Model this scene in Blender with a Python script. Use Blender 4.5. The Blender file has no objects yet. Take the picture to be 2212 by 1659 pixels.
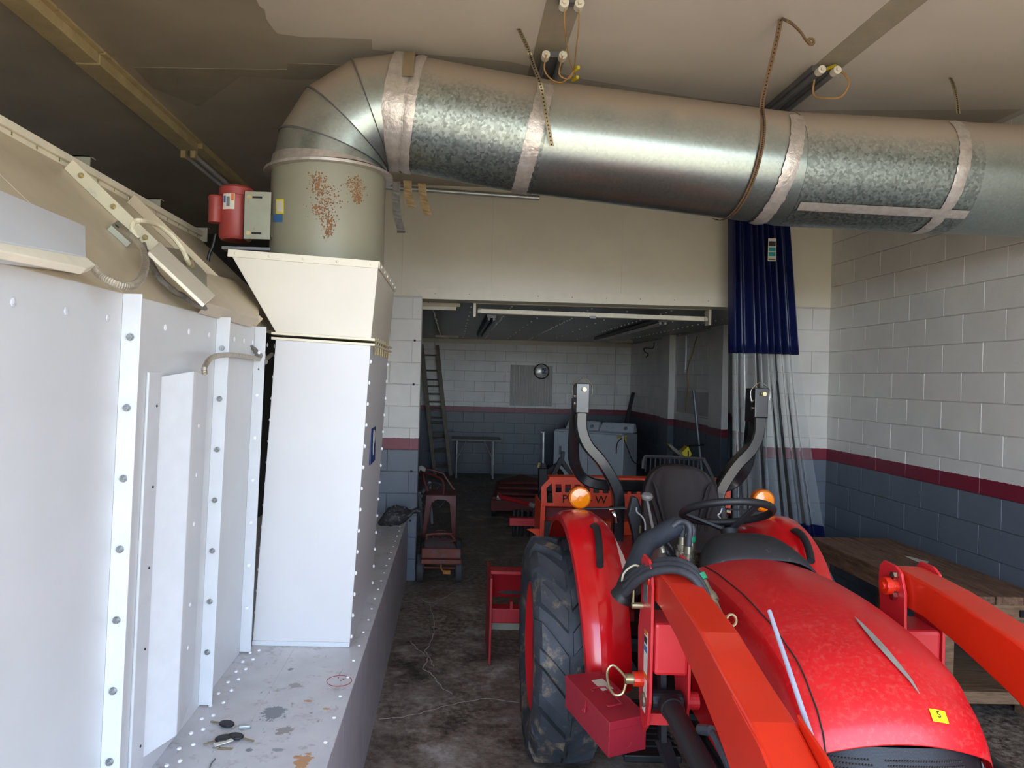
import bpy, bmesh, math, random
from mathutils import Vector as V, Matrix, noise
random.seed(7)
PI = math.pi
sc = bpy.context.scene
COL = sc.collection

# ------------------------------------------------------------------ camera
CZ = 1.915
F, PX, PY, ROLL, YAW = 1600.0, 1007.0, 813.7, 0.026, math.atan(28/1600)
fw = V((math.sin(YAW), math.cos(YAW), 0)); rt = V((math.cos(YAW), -math.sin(YAW), 0)); up = V((0, 0, 1))
r2 = math.cos(ROLL)*rt + math.sin(ROLL)*up; u2 = math.cos(ROLL)*up - math.sin(ROLL)*rt
cd = bpy.data.cameras.new('camera'); cam = bpy.data.objects.new('camera', cd); COL.objects.link(cam)
m = Matrix((r2, u2, -fw)).transposed().to_4x4(); m.translation = V((0, 0, CZ)); cam.matrix_world = m
cd.sensor_width = 36; cd.lens = 36*F/2212; cd.shift_x = (1106-PX)/2212; cd.shift_y = -(829.5-PY)/2212
cd.clip_start = .02; cd.clip_end = 200
sc.camera = cam

# ------------------------------------------------------------------ daylight
w = bpy.data.worlds.new('World'); sc.world = w; w.use_nodes = True
nt = w.node_tree; nt.nodes.clear()
bg = nt.nodes.new('ShaderNodeBackground'); wo = nt.nodes.new('ShaderNodeOutputWorld')
tcn = nt.nodes.new('ShaderNodeTexCoord'); spn = nt.nodes.new('ShaderNodeSeparateXYZ'); skr = nt.nodes.new('ShaderNodeValToRGB')
nt.links.new(tcn.outputs['Generated'], spn.inputs[0]); nt.links.new(spn.outputs[2], skr.inputs[0]); nt.links.new(skr.outputs[0], bg.inputs[0])
skr.color_ramp.elements[0].position = 0; skr.color_ramp.elements[0].color = (.80, .90, 1.0, 1)      # hazy bright horizon
skr.color_ramp.elements[1].position = .9; skr.color_ramp.elements[1].color = (.13, .22, .42, 1)    # deeper blue overhead
_e = skr.color_ramp.elements.new(.28); _e.color = (.42, .56, .80, 1)
bg.inputs[1].default_value = 10.5
nt.links.new(bg.outputs[0], wo.inputs[0])
sd = bpy.data.lights.new('sun', 'SUN'); sd.energy = 15.0; sd.angle = .01; sd.color = (1, .93, .83)
so = bpy.data.objects.new('sun', sd); COL.objects.link(so)
so.rotation_euler = V((0.18, -0.40, 0.90)).to_track_quat('Z', 'Y').to_euler()
sc.view_settings.view_transform = 'Standard'; sc.view_settings.look = 'None'
sc.view_settings.gamma = 1; sc.view_settings.use_curve_mapping = False
sc.view_settings.exposure = 0.14
sc.cycles.use_denoising = True
sc.cycles.max_bounces = 12; sc.cycles.diffuse_bounces = 7; sc.cycles.transparent_max_bounces = 16
sc.cycles.sample_clamp_indirect = 8; sc.cycles.caustics_reflective = False; sc.cycles.caustics_refractive = False

# ------------------------------------------------------------------ surveying helpers: a pixel and one known coordinate give a point in the room
def at(x, y, X=None, Y=None, Z=None):
    d = fw + (x-PX)/F*r2 - (y-PY)/F*u2
    t = X/d.x if X is not None else Y/d.y if Y is not None else (Z-CZ)/d.z
    return V((0, 0, CZ)) + d*t
# tractor frame: u to its left, v forward of the rear axle, z up
TA = .02; _n = math.hypot(1, TA); TF = V((-TA, -1, 0))/_n; TL = V((1, -TA, 0))/_n; TO = V((1.21, 3.8, 0))
def T(u, v, z): return TO + TL*u + TF*v + V((0, 0, z))

# ------------------------------------------------------------------ materials
def lin(c):
    if isinstance(c, str):
        c = [int(c[i:i+2], 16)/255 for i in (0, 2, 4)]
    return tuple((x/12.92 if x <= .04045 else ((x+.055)/1.055)**2.4) for x in c) + (1,)
class N:
    def __init__(s, name):
        s.m = bpy.data.materials.new(name); s.m.use_nodes = True; s.t = s.m.node_tree
        s.b = s.t.nodes['Principled BSDF']; s.out = s.t.nodes['Material Output']
    def n(s, typ, **k):
        o = s.t.nodes.new('ShaderNode'+typ)
        for a, b in k.items():
            if a.startswith('i_'):
                key = a[2:]; o.inputs[int(key) if key.isdigit() else key.replace('_', ' ')].default_value = b
            else: setattr(o, a, b)
        return o
    def l(s, a, b): s.t.links.new(a, b)
    def pos(s):
        return s.n('NewGeometry').outputs['Position']
    def noise(s, scale, detail=4, stretch=None, seed=0, rough=.55):
        mp = s.n('Mapping'); s.l(s.pos(), mp.inputs['Vector'])
        if stretch: mp.inputs['Scale'].default_value = stretch
        mp.inputs['Location'].default_value = (seed*3.7, seed*1.3, seed*.7)
        t = s.n('TexNoise'); t.inputs['Scale'].default_value = scale; t.inputs['Detail'].default_value = detail
        t.inputs['Roughness'].default_value = rough
        s.l(mp.outputs[0], t.inputs['Vector']); return t.outputs['Fac']
    def ramp(s, f, stops):
        r = s.n('ValToRGB'); e = r.color_ramp.elements
        while len(e) < len(stops): e.new(.5)
        for q, (p, c) in zip(e, stops):
            q.position = p; q.color = c if len(c) == 4 else tuple(c)+(1,)
        s.l(f, r.inputs[0]); return r.outputs[0]
    def mix(s, fac, a, b, mode='MIX'):
        x = s.n('Mix', data_type='RGBA', blend_type=mode)
        for sock, v in ((x.inputs[0], fac), (x.inputs[6], a), (x.inputs[7], b)):
            if hasattr(v, 'is_linked') or isinstance(v, bpy.types.NodeSocket): s.l(v, sock)
            else: sock.default_value = v
        return x.outputs[2]
    def bump(s, h, strength=.3, dist=.01):
        b = s.n('Bump'); b.inputs['Strength'].default_value = strength; b.inputs['Distance'].default_value = dist
        s.l(h, b.inputs['Height']); s.l(b.outputs[0], s.b.inputs['Normal']); return b
W4 = lambda x: (x, x, x, 1)
def M(name, col, rough=.5, metal=0, var=.12, vs=6, bump=0, bs=80, col2=None, dens=.5, coat=0, spec=None, ds=14):
    k = N(name); c = lin(col); k.b.inputs['Roughness'].default_value = rough; k.b.inputs['Metallic'].default_value = metal
    d = tuple(x*(1-var) for x in c[:3])+(1,); e = tuple(min(1, x*(1+var*.6)) for x in c[:3])+(1,)
    o = k.ramp(k.noise(vs, 5), [(.3, d), (.7, e)])
    if col2 is not None:
        o = k.mix(k.ramp(k.noise(ds, 8, seed=3, rough=.7), [(dens, W4(0)), (min(1, dens+.12), W4(1))]), o, lin(col2))
    k.l(o, k.b.inputs['Base Color'])
    if coat: k.b.inputs['Coat Weight'].default_value = coat; k.b.inputs['Coat Roughness'].default_value = .08
    if spec is not None: k.b.inputs['Specular IOR Level'].default_value = spec
    if bump: k.bump(k.noise(bs, 6, seed=5), bump, .004)
    return k.m
def wallpaint(name, top='dcdad4', low='5f6c7c', band='7c2438', sheen=.35):
    k = N(name)
    sep = k.n('SeparateXYZ'); k.l(k.pos(), sep.inputs[0])
    wob = k.n('Math', operation='MULTIPLY_ADD'); k.l(k.noise(40, 2), wob.inputs[0]); wob.inputs[1].default_value = .012; k.l(sep.outputs[2], wob.inputs[2])
    z = wob.outputs[0]
    g1 = k.n('Math', operation='GREATER_THAN'); k.l(z, g1.inputs[0]); g1.inputs[1].default_value = 1.225
    g2 = k.n('Math', operation='GREATER_THAN'); k.l(z, g2.inputs[0]); g2.inputs[1].default_value = 1.333
    v = k.ramp(k.noise(3, 5, seed=2), [(.3, W4(.88)), (.7, W4(1))])
    c = k.mix(g1.outputs[0], lin(low), lin(band)); c = k.mix(g2.outputs[0], c, lin(top))
    c = k.mix(1.0, c, v, 'MULTIPLY')
    chip = k.ramp(k.noise(70, 3, seed=9, stretch=(1, 1, .55)), [(.735, W4(0)), (.75, W4(1))])
    lt = k.n('Math', operation='LESS_THAN'); k.l(z, lt.inputs[0]); lt.inputs[1].default_value = 1.25
    mm = k.n('Math', operation='MULTIPLY'); k.l(chip, mm.inputs[0]); k.l(lt.outputs[0], mm.inputs[1])
    c = k.mix(mm.outputs[0], c, lin('aab4c0'))
    k.l(c, k.b.inputs['Base Color']); k.b.inputs['Roughness'].default_value = sheen
    k.bump(k.noise(120, 5, seed=4), .35, .004)
    return k.m
def glassy(name, tint, ior_blend=.25, rough=.08, body=.08, bodycol='dfe6e6'):
    k = N(name); k.t.nodes.remove(k.b)
    tr = k.n('BsdfTransparent'); tr.inputs[0].default_value = lin(tint)
    gl = k.n('BsdfGlossy'); gl.inputs['Roughness'].default_value = rough
    df = k.n('BsdfDiffuse'); df.inputs[0].default_value = lin(bodycol)
    lw = k.n('LayerWeight'); lw.inputs[0].default_value = ior_blend
    m1 = k.n('MixShader'); m1.inputs[0].default_value = body; k.l(tr.outputs[0], m1.inputs[1]); k.l(df.outputs[0], m1.inputs[2])
    m2 = k.n('MixShader'); k.l(lw.outputs['Fresnel'], m2.inputs[0]); k.l(m1.outputs[0], m2.inputs[1]); k.l(gl.outputs[0], m2.inputs[2])
    k.l(m2.outputs[0], k.out.inputs[0]); return k.m
def galv(name, spangle, dust='9c9082', base='a2aca6', rough=.38):
    k = N(name)
    vo = k.n('TexVoronoi'); vo.inputs['Scale'].default_value = 75
    mp = k.n('Mapping'); k.l(k.pos(), mp.inputs['Vector']); k.l(mp.outputs[0], vo.inputs['Vector'])
    vv = k.ramp(vo.outputs['Color'], [(.1, W4(1-spangle)), (.9, W4(1))])
    c = k.mix(1.0, lin(base), vv, 'MULTIPLY')
    geo = k.n('NewGeometry'); sp = k.n('SeparateXYZ'); k.l(geo.outputs['Normal'], sp.inputs[0])
    ad = k.n('Math', operation='MULTIPLY_ADD'); k.l(k.noise(9, 5), ad.inputs[0]); ad.inputs[1].default_value = .5; k.l(sp.outputs[2], ad.inputs[2])
    du = k.ramp(ad.outputs[0], [(.25, W4(0)), (.75, W4(1))])      # dust settled on the upward side
    c = k.mix(du, c, lin(dust)); k.l(c, k.b.inputs['Base Color'])
    iv = k.n('Math', operation='MULTIPLY_ADD'); k.l(du, iv.inputs[0]); iv.inputs[1].default_value = -.85; iv.inputs[2].default_value = .9
    k.l(iv.outputs[0], k.b.inputs['Metallic'])
    rr = k.n('Math', operation='MULTIPLY_ADD'); k.l(du, rr.inputs[0]); rr.inputs[1].default_value = .35; rr.inputs[2].default_value = rough
    k.l(rr.outputs[0], k.b.inputs['Roughness'])
    k.bump(k.noise(30, 3, seed=6), .12, .003); return k.m

m_wall = wallpaint('painted_block', 'dedcd6', '646e7a', '7c2438')
m_wallr = wallpaint('painted_block_rear_lifted', 'f2f1ec', '515c68', '7e2438')  # rear copy of the block paint, white lightened to offset the weaker light there
m_joint = wallpaint('painted_joint', 'c2c0ba', '545e6a', '681e2e')
m_panel = M('cream_sheet', 'ddd8c6', .42, var=.05, vs=3)
m_trimc = M('cream_trim', 'e0dac6', .4, var=.05, vs=12, col2='b08a5c', dens=.70)
m_ceil = M('ceiling_paint', 'b5ab98', .34, var=.16, vs=1.6, bump=.25, bs=18, col2='c8bfae', dens=.72)
m_ceil2 = M('ceiling_fresh_paint', 'd6cdbf', .4, var=.06, vs=2, bump=.2, bs=22)
m_ceil3 = M('ceiling_bare_strip', 'a39a86', .5, var=.1, vs=10, bump=.2, bs=30)
m_rceil = M('rear_ceiling_sheet', '8b8d88', .3, var=.2, vs=1.5)
m_booth = M('booth_white_enamel', 'cdd0d1', .33, var=.04, vs=4, col2='c2bcb6', dens=.74)
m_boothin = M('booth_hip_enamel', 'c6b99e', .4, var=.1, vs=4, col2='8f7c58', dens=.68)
m_tower = M('tower_white_enamel', 'd3d3d3', .35, var=.03, vs=3, col2='c9c0b0', dens=.76)
m_flange = M('flange_white', 'd0d4d7', .3, var=.05, vs=14, col2='aab6bc', dens=.66)
m_bolt = M('bolt_zinc', '9da0a0', .35, .8, var=.25, vs=60)
m_rivet = M('rivet_white', 'f2f4f8', .3, var=.02)
m_hole = M('hole_dark', '241f1b', .8, var=.1)
m_ledge = M('ledge_sheet', 'c6c2c2', .38, var=.10, vs=5, col2='a49a94', dens=.62, ds=9)
def ledgepaint():
    k = N('ledge_sheet'); c = k.ramp(k.noise(5, 6), [(.3, lin('bdbbbd')), (.7, lin('d2d0d0'))])
    c = k.mix(k.ramp(k.noise(13, 9, seed=3, rough=.75), [(.55, W4(0)), (.66, W4(.75))]), c, lin('9c948e'))
    c = k.mix(k.ramp(k.noise(38, 6, stretch=(1, .22, 1), seed=8, rough=.7), [(.64, W4(0)), (.68, W4(.8))]), c, lin('7d7a78'))
    wob = k.noise(34, 7, seed=11, rough=.7)
    for px, py, rx, ry, col in ((592, 1540, .048, .060, '74797e'), (628, 1446, .016, .013, '74797e'), (615, 1578, .035, .03, '8f8880'), (540, 1620, .014, .012, '74797e'), (655, 1643, .030, .045, 'b98142'), (640, 1636, .012, .012, 'b98142'),
                                (666, 1514, .018, .009, 'b98142'), (704, 1531, .014, .009, 'bb8a50'), (672, 1540, .006, .005, 'a5744a'), (640, 1480, .03, .02, '99938e'), (600, 1620, .03, .012, '8c8f92')):
        p = at(px, py, Z=.616)
        sb = k.n('VectorMath', operation='SUBTRACT'); k.l(k.pos(), sb.inputs[0]); sb.inputs[1].default_value = p
        dv = k.n('VectorMath', operation='MULTIPLY'); k.l(sb.outputs[0], dv.inputs[0]); dv.inputs[1].default_value = (1/rx, 1/ry, 0)
        ln = k.n('VectorMath', operation='LENGTH'); k.l(dv.outputs[0], ln.inputs[0])
        ma = k.n('Math', operation='MULTIPLY_ADD'); k.l(wob, ma.inputs[0]); ma.inputs[1].default_value = -3.2; k.l(ln.outputs['Value'], ma.inputs[2])
        mk = k.ramp(ma.outputs[0], [(0, W4(.95)), (.01, W4(0))]); 
        sh = k.n('Math', operation='ADD'); k.l(ma.outputs[0], sh.inputs[0]); sh.inputs[1].default_value = .75
        mk = k.ramp(sh.outputs[0], [(.0, W4(1)), (.10, W4(.9)), ]) if False else k.ramp(sh.outputs[0], [(.02, W4(.92)), (.10, W4(0))])
        c = k.mix(mk, c, lin(col))
    k.l(c, k.b.inputs['Base Color']); k.b.inputs['Roughness'].default_value = .4; return k.m
m_ledge = ledgepaint()
def sidepaint():
    k = N('ledge_side_sheet'); c = k.ramp(k.noise(6, 5), [(.3, lin('a9a6ac')), (.7, lin('b9b5ba'))])
    c = k.mix(k.ramp(k.noise(60, 5, stretch=(1, 1, .07), seed=5, rough=.6), [(.60, W4(0)), (.66, W4(.9))]), c, lin('d6d9ea'))
    k.l(c, k.b.inputs['Base Color']); k.b.inputs['Roughness'].default_value = .38; return k.m
m_side = sidepaint()
m_fanhouse = M('fan_housing_sage', '908f7c', .42, var=.06, vs=4, col2='a08a68', dens=.70, ds=24, bump=.1)
m_rust = M('rust_speckle', '8a6242', .8, var=.3, vs=60)
m_galv = galv('galvanized_spangle', .55)
m_galv2 = galv('galvanized_smooth', .14, rough=.3)
m_tape = M('foil_tape', 'c6bfb8', .3, .55, var=.18, vs=30, bump=.9, bs=40)
m_tapeg = M('tape_grey_tail', '4c4942', .6, var=.3, vs=40, bump=.7, bs=50)
m_tapeb = M('tape_brown_tail', '6c5630', .6, var=.2, vs=30, bump=.4, bs=50)
m_strap = M('perforated_strap', '8f8468', .45, .5, var=.25, vs=30)
m_strapr = M('rusty_strap', '73593e', .7, .2, var=.25, vs=30)
m_motor = M('motor_red', 'a2423c', .45, var=.14, vs=9, col2='a08078', dens=.63)
m_steel = M('steel_plate_grey', '9a9a88', .45, .3, var=.12, vs=8, col2='7c5a40', dens=.66)
m_label = M('label_white', 'd9d4c4', .5, var=.04)
m_black = M('black_rubber', '17181a', .5, var=.3, vs=30)
m_blackp = M('black_plastic', '1c1d20', .5, var=.15, vs=20, bump=.15, bs=200)
m_blackpaint = M('black_enamel_bar', '121316', .24, .0, var=.1, vs=10, coat=.35)
m_red = M('tractor_red', 'd6121a', .25, var=.07, vs=3, coat=.4)
m_hood = M('hood_dusty_red', 'c8101a', .42, var=.12, vs=5, col2='c43430', dens=.50, ds=70, coat=.12)
m_arm = M('loader_orange_red', 'cf2910', .34, var=.08, vs=5, col2='dd6a4c', dens=.68, coat=.25)
m_plate = M('bracket_red', 'cf2a30', .38, var=.06, vs=6)
m_toolbox = M('toolbox_maroon', 'a32634', .42, var=.06, vs=12)
m_orange = M('implement_orange', 'd8431f', .45, var=.12, vs=8, col2='4a3028', dens=.74)
m_darkred = M('cutter_dull_red', '6e2020', .6, var=.3, vs=6, col2='3c2a24', dens=.58)
m_impred = M('implement_red', 'b0242c', .4, var=.12, vs=6)
m_tyre = M('tyre_rubber', '3a3e44', .6, var=.35, vs=9, col2='8c7a64', dens=.535, ds=6, bump=.35, bs=50)
m_amber = M('amber_lens', 'f58a08', .18, var=.08, vs=40, coat=.5)
m_amber.node_tree.nodes['Principled BSDF'].inputs['Subsurface Weight'].default_value = .25
m_amberd = M('amber_ring', 'c4560a', .25, var=.08)
m_seat = M('seat_vinyl_brown', '2c2524', .5, var=.1, vs=12, bump=.12, bs=260, spec=.12)
m_cowl = M('dash_plastic_dusty', '26262a', .55, var=.15, vs=10, col2='565150', dens=.60, ds=30)
m_chrome = M('chrome', 'd0d0cc', .15, 1, var=.05)
m_zinc = M('zinc_yellow', 'b9ab80', .3, .7, var=.2, vs=30)
m_fitting = M('hose_fitting', '9a917c', .32, .75, var=.3, vs=50)
m_green = M('green_tape', '148a5e', .4)
m_hose = M('hydraulic_hose', '3a3b40', .5, var=.2, vs=30, bump=.4, bs=120)
m_sleeve = M('hose_sleeve', '262b33', .7, var=.25, vs=20, bump=.6, bs=60)
m_grey = M('grey_plastic', '77726e', .5, var=.08)
m_silver = M('silver_decal', '9a968c', .35, .3, var=.12, vs=30)
m_yellow = M('sticker_yellow', 'f2e20a', .5, var=.02)
m_wood = N('weathered_plank')
def _wood(k, a, b, c2, st):
    f = k.noise(7, 8, stretch=st, rough=.7); c = k.ramp(f, [(.28, lin(a)), (.52, lin(b)), (.75, lin(c2))])
    k.l(c, k.b.inputs['Base Color']); k.b.inputs['Roughness'].default_value = .75; k.bump(f, .5, .004); return k.m
m_wood = _wood(m_wood, '3a281c', '775742', '96765c', (5, .6, 5))
m_wood2 = _wood(N('plank_edge'), '5a4230', '8a6c50', 'a08468', (.8, 5, 6))
m_blue = M('curtain_navy_vinyl', '18204f', .34, var=.12, vs=5, bump=.05)
m_clear = glassy('clear_vinyl', 'f2f5f5', .22, .05, .19, 'eef2f4')
m_lens = glassy('headlamp_glass', 'ffffff', .3, .03, .1)
m_lamp = M('tube_glass', 'd8d8d4', .25, var=.03)
m_fix = M('fixture_enamel', 'cdbb8e', .35, var=.15, vs=9, col2='8a6a38', dens=.62)
m_fixw = M('fixture_white', 'e6dfc8', .4, var=.1, vs=10, col2='a58658', dens=.66)
m_fixd = M('fixture_channel', '77777a', .4, .4, var=.2, vs=10)
m_tan = M('tan_wire', 'a9814c', .6)
m_wirecream = M('cream_wire', 'd8d0b0', .5)
m_conduit = M('flex_conduit', 'a79e8c', .35, .5, var=.2, vs=40)
m_alum = M('aluminium', 'b4bab8', .35, .45, var=.2, vs=14)
m_appl = M('appliance_white', 'd4dce4', .3, var=.03)
m_applg = M('appliance_trim', '8a9298', .4)
m_ladder = M('ladder_weathered', '7c7464', .55, .2, var=.25, vs=12)
m_chair = M('chair_maroon', '6c2e2e', .45, var=.2, vs=9)
m_toy = M('toy_rusty_red', '7c3c30', .55, var=.3, vs=10, col2='6b5550', dens=.52)
m_toyg = M('toy_faded_grey', '9a8e98', .6, var=.2, vs=8, col2='7c3c30', dens=.62)
m_toyt = M('toy_tyre', '4a4c50', .7, var=.2, vs=20)
m_walker = M('grey_steel', '7b8088', .4, .5, var=.2)
m_white = M('white_cloth', 'c9c6c0', .8, var=.1, bump=.4)
m_clock = M('mirror_disc', 'd8d8d4', .25, .35, var=.4, vs=30)
m_navy = M('navy_print', '1c3a78', .5)
m_key = M('key_brass', '9a8a6c', .35, .7, var=.2)
m_bag = M('black_dirty_rubber', '2e2e31', .55, var=.5, vs=25, bump=.9, bs=30, col2='7e7d84', dens=.54, ds=30)
m_redpaint = M('red_marker', 'b02228', .6)
m_ruststain = M('orange_rust_stain', 'c2803c', .7, var=.35, vs=40)
m_bare = M('bare_zinc_patch', '7c8288', .5, var=.35, vs=30)
m_pale = M('pale_dust', 'b9b2a8', .8, var=.2)
m_text = M('print_dark', '2a2a2c', .6)
m_textb = M('print_blue', '3c6ea8', .6)
m_textt = M('print_teal', '1c9a98', .5)
m_texto = M('print_orange', 'd8701a', .5)
m_yellamp = M('lamp_yellow', 'c8b41c', .45, var=.1)

# ------------------------------------------------------------------ mesh helpers
def nb(): return bmesh.new()
def quad(bm, *p):
    return bm.faces.new([bm.verts.new(V(q)) for q in p])
def hexa(bm, p):          # p: 4 bottom then 4 top, same winding
    v = [bm.verts.new(V(q)) for q in p]
    for f in ((3, 2, 1, 0), (4, 5, 6, 7), (0, 1, 5, 4), (1, 2, 6, 5), (2, 3, 7, 6), (3, 0, 4, 7)): bm.faces.new([v[i] for i in f])
    return v
def box(bm, x0, x1, y0, y1, z0, z1):
    return hexa(bm, [(x0, y0, z0), (x1, y0, z0), (x1, y1, z0), (x0, y1, z0), (x0, y0, z1), (x1, y0, z1), (x1, y1, z1), (x0, y1, z1)])
def tbox(bm, u0, u1, v0, v1, z0, z1):
    return hexa(bm, [T(u0, v1, z0), T(u1, v1, z0), T(u1, v0, z0), T(u0, v0, z0), T(u0, v1, z1), T(u1, v1, z1), T(u1, v0, z1), T(u0, v0, z1)])
def frame(d):
    d = d.normalized(); a = V((0, 0, 1)) if abs(d.z) < .9 else V((1, 0, 0))
    s = d.cross(a).normalized(); return s, s.cross(d).normalized()
def beam(bm, p, q, w, h, upv=None):
    p, q = V(p), V(q); d = q-p; s, t = frame(d)
    if upv is not None: t = (V(upv)-d.normalized()*V(upv).dot(d.normalized())).normalized(); s = d.normalized().cross(t)
    s = s*w/2; t = t*h/2
    return hexa(bm, [p-s-t, p+s-t, q+s-t, q-s-t, p-s+t, p+s+t, q+s+t, q-s+t])
def ring(bm, c, s, t, r, n, ph=0): return [bm.verts.new(c + s*r*math.cos(2*PI*i/n+ph) + t*r*math.sin(2*PI*i/n+ph)) for i in range(n)]
def skin(bm, rings, caps=True, closed=False):
    n = len(rings[0])
    pr = list(zip(rings, rings[1:])) + ([(rings[-1], rings[0])] if closed else [])
    for a, b in pr:
        for i in range(n): bm.faces.new((a[i], a[(i+1) % n], b[(i+1) % n], b[i]))
    if caps and not closed:
        bm.faces.new(rings[0][::-1]); bm.faces.new(rings[-1])
def cyl(bm, p, q, r, r1=None, n=16):
    p, q = V(p), V(q); s, t = frame(q-p)
    skin(bm, [ring(bm, p, s, t, r, n), ring(bm, q, s, t, r if r1 is None else r1, n)])
def lathe(bm, p, axis, prof, n=32):        # prof: (distance along axis, radius)
    p, a = V(p), V(axis).normalized(); s, t = frame(a)
    skin(bm, [ring(bm, p+a*d, s, t, max(r, .0005), n) for d, r in prof])
def crom(pts, k=6):
    P = [V(p) for p in pts]; P = [2*P[0]-P[1]] + P + [2*P[-1]-P[-2]]; o = []
    for i in range(1, len(P)-2):
        for j in range(k):
            t = j/k; a, b, c, d = P[i-1:i+3]
            o.append(.5*((2*b)+(c-a)*t+(2*a-5*b+4*c-d)*t*t+(3*b-a-3*c+d)*t**3))
    o.append(P[-2]); return o
def tube(bm, pts, r, n=10, k=6, smooth=True, ribbed=0):
    P = crom(pts, k) if smooth and len(pts) > 2 else [V(p) for p in pts]
    rs = []; s = None
    for i, p in enumerate(P):
        d = (P[min(i+1, len(P)-1)]-P[max(i-1, 0)]).normalized()
        if s is None: s, t = frame(d)
        else:
            s = (s-d*s.dot(d)).normalized(); t = s.cross(d)
        rr = (r(i/(len(P)-1)) if callable(r) else r)*(1+ribbed*(i % 2))
        rs.append(ring(bm, p, s, t, rr, n))
    skin(bm, rs)
def rtube(bm, pts, w, h, upv, k=6, smooth=True):   # rectangular section swept along a path; upv is the h direction
    P = crom(pts, k) if smooth and len(pts) > 2 else [V(p) for p in pts]; rs = []
    for i, p in enumerate(P):
        d = (P[min(i+1, len(P)-1)]-P[max(i-1, 0)]).normalized()
        s = d.cross(V(upv)).normalized(); t = s.cross(d)
        c = .22
        rs.append([bm.verts.new(p + s*w/2*a + t*h/2*b) for a, b in ((-1, -1+c), (-1+c, -1), (1-c, -1), (1, -1+c), (1, 1-c), (1-c, 1), (-1+c, 1), (-1, 1-c))])
    skin(bm, rs)
def prism(bm, pts, ext):
    ext = V(ext); a = [bm.verts.new(V(p)) for p in pts]; b = [bm.verts.new(V(p)+ext) for p in pts]
    n = len(a); bm.faces.new(a[::-1]); bm.faces.new(b)
    for i in range(n): bm.faces.new((a[i], a[(i+1) % n], b[(i+1) % n], b[i]))
def sheet(bm, rows, th):                   # rows of points; th = thickness vector function or vector
    A = [[bm.verts.new(V(p)) for p in r] for r in rows]
    B = [[bm.verts.new(V(p)+V(th)) for p in r] for r in rows]
    m_, n_ = len(rows), len(rows[0])
    for i in range(m_-1):
        for j in range(n_-1):
            bm.faces.new((A[i][j], A[i][j+1], A[i+1][j+1], A[i+1][j])); bm.faces.new((B[i][j], B[i+1][j], B[i+1][j+1], B[i][j+1]))
    for j in range(n_-1):
        bm.faces.new((A[0][j], B[0][j], B[0][j+1], A[0][j+1])); bm.faces.new((A[-1][j+1], B[-1][j+1], B[-1][j], A[-1][j]))
    for i in range(m_-1):
        bm.faces.new((A[i+1][0], B[i+1][0], B[i][0], A[i][0])); bm.faces.new((A[i][-1], B[i][-1], B[i+1][-1], A[i+1][-1]))
def ball(bm, c, rx, ry=None, rz=None, n=16, m=10):
    ry = ry or rx; rz = rz or rx; c = V(c)
    rs = [[bm.verts.new(c+V((rx*math.sin(a)*math.cos(2*PI*i/n), ry*math.sin(a)*math.sin(2*PI*i/n), rz*math.cos(a)))) for i in range(n)] for a in [.05+(PI-.1)*j/m for j in range(m+1)]]
    skin(bm, rs)
def torus(bm, c, nrm, R_, r, n=40, m=12, a0=0, a1=2*PI):
    c = V(c); s, t = frame(V(nrm)); nn = V(nrm).normalized(); full = abs(a1-a0-2*PI) < 1e-6; rs = []
    for i in range(n if full else n+1):
        a = a0+(a1-a0)*i/n; d = s*math.cos(a)+t*math.sin(a)
        rs.append([bm.verts.new(c+d*(R_+r*math.cos(2*PI*j/m))+nn*r*math.sin(2*PI*j/m)) for j in range(m)])
    skin(bm, rs, closed=full)
ROOT = {}
def off(p): return ROOT.get(p.name, V((0, 0, 0))) if p else V((0, 0, 0))
def obj(name, bm, mat, parent=None, bevel=0, smooth=False, label=None, keep=False, sub=0):
    bmesh.ops.recalc_face_normals(bm, faces=bm.faces)
    o_ = off(parent)
    if parent is None and not keep:
        xs = [v.co for v in bm.verts]
        o_ = V(((min(v.x for v in xs)+max(v.x for v in xs))/2, (min(v.y for v in xs)+max(v.y for v in xs))/2, min(v.z for v in xs)))
    bmesh.ops.translate(bm, verts=bm.verts, vec=-o_)
    if smooth:
        for f in bm.faces: f.smooth = True
        for e in bm.edges:
            if len(e.link_faces) == 2 and e.link_faces[0].normal.angle(e.link_faces[1].normal, 0) > math.radians(38): e.smooth = False
    me = bpy.data.meshes.new(name); bm.to_mesh(me); bm.free()
    o = bpy.data.objects.new(name, me); COL.objects.link(o)
    if isinstance(mat, (list, tuple)):
        for x in mat: me.materials.append(x)
    else: me.materials.append(mat)
    if parent: o.parent = parent
    else: o.location = o_
    ROOT[o.name] = o_.copy()
    if bevel:
        b = o.modifiers.new('bevel', 'BEVEL'); b.width = bevel; b.segments = 2; b.limit_method = 'ANGLE'; b.angle_limit = .6
    if sub:
        s = o.modifiers.new('sub', 'SUBSURF'); s.levels = s.render_levels = sub
    if label: o['label'] = label
    return o
def tag(o, label, cat, group=None):
    o['label'] = label; o['category'] = cat
    if group: o['group'] = group
    return o
def thing(name, label, cat, loc, group=None):
    o = bpy.data.objects.new(name, None); COL.objects.link(o); o.location = V(loc); o.empty_display_size = .05
    ROOT[o.name] = V(loc).copy(); return tag(o, label, cat, group)
def struct(name, bm, mat, **k):
    o = obj(name, bm, mat, keep=True, **k); o['kind'] = 'structure'; return o
def B(f, *a, **k):
    bm = nb(); f(bm, *a, **k); return bm
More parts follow.
